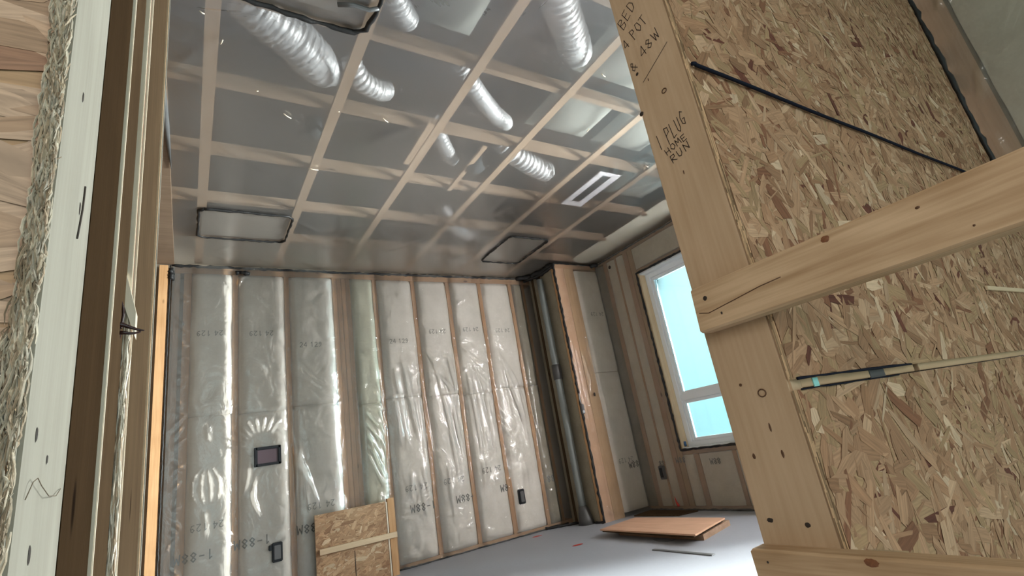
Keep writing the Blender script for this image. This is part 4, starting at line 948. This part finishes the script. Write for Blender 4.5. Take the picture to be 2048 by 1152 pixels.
rail(.500, .591, .632, 'lower tan guard rail nailed across the foot of the post', [(.605, .572, .002, .002, M_NAIL), (.44, .584, .010, .006, M_KNOTR), (.59, .545, .004, .004, M_KNOTR)])

# poly-covered side wall of the stairwell
XS = 2.855
o = box('wall_stair_side', XS + .10, XS + .12, -2.6, .486, -1.7, 2.78, M_WHITE, bev=0); tag(o, kind='structure')
o = box('wall_stud', XS + .008, XS + .10, .385, .478, -1.6, 2.75, M_POST); tag(o, 'brown stud under poly at the strand board corner, upper right of the view', 'stud')
P = np.zeros((16, 60, 3))
for i in range(16):
    for j in range(60):
        y = -.30 + .67 * i / 15; z = .5 + 2.2 * j / 59
        P[i, j] = (XS + .012 - .016 * (1 - abs(i / 7.5 - 1) ** 5) * (1 + .4 * n2(y, z, 4, 3)), y + .010 * n2(y, z, 5, 9), z)
me = grid_mesh('insulation_batt', (P - np.array([XS, 0, .5]))[::-1]); o = link('insulation_batt', me, batt_mat('insulation_greygreen', (.70, .70, .60), (.57, .57, .48)), None, (XS, 0, .5)); tag(o, 'grey-green batt under poly at the far upper right corner', 'insulation')
ys = np.linspace(-.35, .484, 90); zs = np.linspace(.4, 2.77, 200); Y, Z = np.meshgrid(ys, zs, indexing='ij')
D = .012 + fold_field(Y, Z, [(.36, 2.10, .41, 1.90, .009, .006, 0), (.385, 2.06, .425, 1.90, .008, .005, 0), (.33, 2.42, .42, 2.40, .010, .012, 0), (.35, 2.5, .37, 2.38, .012, .010, 0), (.39, 2.46, .40, 2.38, .01, .01, 0), (.1, 2.2, .2, 1.6, .006, .02, 0), (.44, 1.75, .43, 1.6, .006, .008, 0)])
me = grid_mesh('vapor_barrier', np.stack([-D, Y, Z], -1)[::-1]); o = link('vapor_barrier', me, M_FILM, None, (XS, 0, 0)); tag(o, 'clear poly sheet on the stair side wall, at the upper right', 'plastic sheet')
bead('sealant_bead', [(XS - .010, .478, 2.76), (XS - .008, .478, 2.1), (XS - .012, .478, 1.2), (XS - .010, .478, .5)], .010, 'black sealant line in the corner between strand board and stair side poly', 61)

# ============================================================ LEFT SIDE OF THE OPENING
XL = -.0975
M_FRAYD = flat('dark_fibre', (0.16, 0.12, 0.08), .8)
post = box('door_post', XL - .038, XL, .4945, .663, 0, 2.70, M_PALE, bev=.003); tag(post, 'pale post at the left side of the opening', 'post')
for k, (y, z, a, b_) in enumerate([(.56, 1.22, .0015, .006), (.60, 1.115, .001, .008), (.53, .885, .002, .006), (.55, .80, .0025, .007), (.575, .87, .0015, .004)]):
    disc_knot('nail_mark', (XL + .0003, y, z), a, b_, '+X', M_NAIL, post, seed=k)
tube('pencil_scrawl', [(XL + .0006, .614, 1.148), (XL + .0006, .612, 1.12), (XL + .0006, .606, 1.10), (XL + .0006, .600, 1.082)], .0011, M_PENCIL, post, seg=5)
tube('hair_strand', [(XL + .001, .515, .838), (XL + .003, .522, .850), (XL + .004, .530, .853), (XL + .004, .545, .848), (XL + .004, .575, .841), (XL + .003, .61, .842), (XL + .001, .64, .849)], .00035, M_FRAYD, post, seg=5)
# frayed wrap along the edge between board and post
rr = random.Random(9)
def frayed(name, x_of, y_, z0, z1, mat, w0, label=None, n=260, m=9, amp=.0028, parent=None):
    P = np.zeros((m, n, 3))
    for i in range(m):
        for j in range(n):
            z = z0 + (z1 - z0) * j / (n - 1); u = i / (m - 1)
            w = w0(z) if callable(w0) else w0
            P[i, j] = (x_of(z) - w * (1 - u) + .0015 * n2(u * 3, z, 14, 2), y_ - .0035 * math.sin(math.pi * u) + amp * n2(u * 1.3 + .3, z * .35, 26, 7) + amp * .7 * n2(u * 4, z, 40, 1), z)
    me = grid_mesh(name, P); return link(name, me, mat, parent)
M_FRAY = batt_mat('frayed_wood_fibre', (0.66, 0.60, 0.47), (0.36, 0.29, 0.20))
def fibres(name, n, xf, yf, z0, z1, pal, seed, lng=(.008, .04), wd=(.0003, .0010), tilt=.13):
    rr = random.Random(seed); vs, fs, cols, uvs = [], [], [], []
    for k in range(n):
        z = rr.uniform(z0, z1); x = xf(z, rr); y = yf(z, rr); L = rr.uniform(*lng); w = rr.uniform(*wd); th = rr.gauss(0, tilt)
        c = rr.choice(pal); q = rr.uniform(.75, 1.2); c = tuple(v * q for v in c); b0 = rr.uniform(-.004, .004); ou = rr.uniform(0, 9)
        m = 5; i0 = len(vs)
        for j in range(m):
            t = j / (m - 1); ww = w * (1 - abs(2 * t - 1) ** 3) + .0001
            cx = x + math.sin(th) * L * (t - .5) + b0 * math.sin(math.pi * t); cy = y - .0022 * math.sin(math.pi * t) * rr.uniform(.2, 1.6); cz = z + math.cos(th) * L * (t - .5)
            vs += [(cx - ww, cy + .0006, cz), (cx, cy - .0006, cz), (cx + ww, cy + .0006, cz)]
        for j in range(m - 1):
            for d in (0, 1):
                a = i0 + j * 3 + d; fs.append((a, a + 1, a + 4, a + 3)); cols.append(c); uvs.append((ou + j, d))
    me = bpy.data.meshes.new(name); me.from_pydata(vs, [], fs)
    ca = me.color_attributes.new('strand', 'FLOAT_COLOR', 'CORNER'); ul = me.uv_layers.new(name='grain'); cd, ud = [], []
    for f, c, u in zip(fs, cols, uvs):
        for q in range(4): cd += [c[0], c[1], c[2], 1]; ud += [u[0] * .01, u[1] * .01 + q * .003]
    ca.data.foreach_set('color', cd); ul.data.foreach_set('uv', ud)
    return link(name, me, M_OSB)
FP = [(.50, .43, .33), (.44, .36, .26), (.54, .48, .38), (.40, .31, .22), (.46, .41, .33), (.34, .26, .18)]
def fx(z, rr):
    w = .0095 + max(0, .99 - z) * .075; return XL - .0008 - w * rr.random() ** 1.15 + .002 * n2(0, z, 9, 4)
o = fibres('frayed_fibres', 5200, fx, lambda z, rr: .4835 - rr.uniform(0, .0035), .35, 1.95, FP, 5); tag(o, 'frayed pale fibres along the torn edge of the left strand board', 'frayed edge', kind='stuff')
palL = [((0.38, 0.25, 0.165), 50), ((0.32, 0.205, 0.13), 22), ((0.40, 0.275, 0.19), 20), ((0.24, 0.13, 0.08), 4), ((0.44, 0.33, 0.24), 4)]
o = osb_sheet('osb_sheet', -.95, XL - .0045, 0, 2.70, .4845, .0105, None, seed=21, cover=3.4, ang=(0.02, .22), lens=(.09, .22), wid=(.018, .05), pal=palL); tag(o, 'brown strand board sheet at the far left, left of the pale post', 'strand board')

def lboard(name, x, y0, y1, mat, label, cat='board', w=.038, z1=2.70):
    o = box(name, x - w, x, y0, y1, 0, z1, mat, bev=.0012); return tag(o, label, cat)
lboard('wall_stud', -.0975, .665, .862, M_DARK, 'shade-darkened brown board directly behind the pale left post', 'stud')
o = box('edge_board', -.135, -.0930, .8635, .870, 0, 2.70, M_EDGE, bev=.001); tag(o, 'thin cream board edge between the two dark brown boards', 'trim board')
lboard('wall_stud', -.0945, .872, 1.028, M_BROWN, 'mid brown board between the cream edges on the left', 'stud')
o = box('edge_board', -.135, -.0872, 1.030, 1.038, 0, 2.70, M_EDGE, bev=.001); tag(o, 'broad cream board edge, nearer of the close pair on the left', 'trim board')
lboard('wall_stud', -.0885, 1.040, 1.064, wood('reddish_gap_wood', (.30, .16, .09), (.22, .11, .06), 'Z', knots=False), 'narrow reddish board in the groove between the pair of cream edges', 'stud', w=.03)
o = box('edge_board', -.135, -.0850, 1.066, 1.073, 0, 2.70, M_EDGE, bev=.001); tag(o, 'slim cream board edge, farther of the close pair on the left', 'trim board')
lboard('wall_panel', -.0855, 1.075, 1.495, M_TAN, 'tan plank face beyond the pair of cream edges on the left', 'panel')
o = box('edge_board', -.12, -.0812, 1.497, 1.508, 0, 2.70, M_BATTEN, bev=.001); tag(o, 'thin tan edge line at the end of the tan plank', 'trim board')
o = box('edge_board', -.12, -.0790, 1.512, 1.524, 0, 2.70, M_PALE, bev=.001); tag(o, 'second thin pale edge line beyond the tan plank', 'trim board')
o = box('tape_or_light_chip', -.0855, -.0775, 1.494, 1.4965, .500, .575, M_BLUE, bev=0); tag(o, 'small blue tape piece on the thin edge left of the orange stud', 'tape')
# splintered triangle and ragged white edge
vs = [(-.1085, 1.022, 1.215), (-.0905, 1.022, 1.140), (-.0905, 1.022, 1.098), (-.1085, 1.022, 1.155)]
bm = bmesh.new(); f = [bm.verts.new(Vector(v) - Vector((-.1, 1.022, 1.15))) for v in vs]; g = [bm.verts.new(Vector(v) - Vector((-.1, 1.0, 1.15)) + Vector((0.0005, .006, 0))) for v in vs]
bm.faces.new(f); bm.faces.new(g[::-1]); [bm.faces.new((f[i], f[(i + 1) % 4], g[(i + 1) % 4], g[i])) for i in range(4)]
bmesh.ops.recalc_face_normals(bm, faces=bm.faces); 
for v in bm.verts: v.co.x += .012
me = bpy.data.meshes.new('wood_splinter'); bm.to_mesh(me); bm.free()
o = link('wood_splinter', me, M_EDGE, None, (-.1, 1.022, 1.15)); tag(o, 'pale triangular splinter of wood above the dark cord knot', 'splinter')
EP = [(.80, .74, .62), (.70, .62, .50), (.86, .80, .70), (.50, .38, .27)]
o = fibres('splintered_edge', 700, lambda z, rr: -.0868 - (.0035 + (1.09 - z) * .013) * rr.random(), lambda z, rr: 1.0275 - rr.uniform(0, .004), .25, 1.10, EP, 8, lng=(.03, .12), wd=(.0006, .0014), tilt=.04); tag(o, 'ragged white splintered edge running down below the cord knot', 'splinter', kind='stuff')
# hanging cord knot
b = empty('hanging_cord', (-.095, .985, 1.09)); tag(b, 'small dark glossy knotted cord hanging at the left boards', 'cord')
def sm(pts, k=6):
    P = [Vector(p) for p in pts]; out = []
    for i in range(len(P) - 1):
        p0, p1, p2, p3 = P[max(i - 1, 0)], P[i], P[i + 1], P[min(i + 2, len(P) - 1)]
        for j in range(k):
            t = j / k; out.append(.5 * ((2 * p1) + (p2 - p0) * t + (2 * p0 - 5 * p1 + 4 * p2 - p3) * t * t + (3 * p1 - p0 - 3 * p2 + p3) * t ** 3))
    return out + [P[-1]]
y = .985
tube('hook_wire', sm([(-.1045, y, 1.148), (-.100, y, 1.150), (-.095, y, 1.143), (-.092, y, 1.125), (-.094, y, 1.100)]), .0019, M_HOOK, b)
tube('loop', sm([(-.0945, y, 1.100), (-.106, y, 1.098), (-.112, y, 1.088), (-.108, y + .004, 1.080), (-.099, y + .006, 1.083), (-.097, y + .002, 1.092), (-.102, y - .004, 1.096)]), .0036, M_HOOK, b)
tube('tail', sm([(-.104, y - .004, 1.103), (-.094, y - .006, 1.105), (-.082, y - .004, 1.101), (-.070, y, 1.0975), (-.063, y, 1.0965)]), lambda t: .0045 * (1.05 - t * .85), M_HOOK, b)
tube('tail', sm([(-.100, y - .002, 1.092), (-.090, y - .004, 1.092), (-.078, y - .003, 1.091), (-.068, y, 1.0945)]), lambda t: .0036 * (1.05 - t * .7), M_HOOK, b)
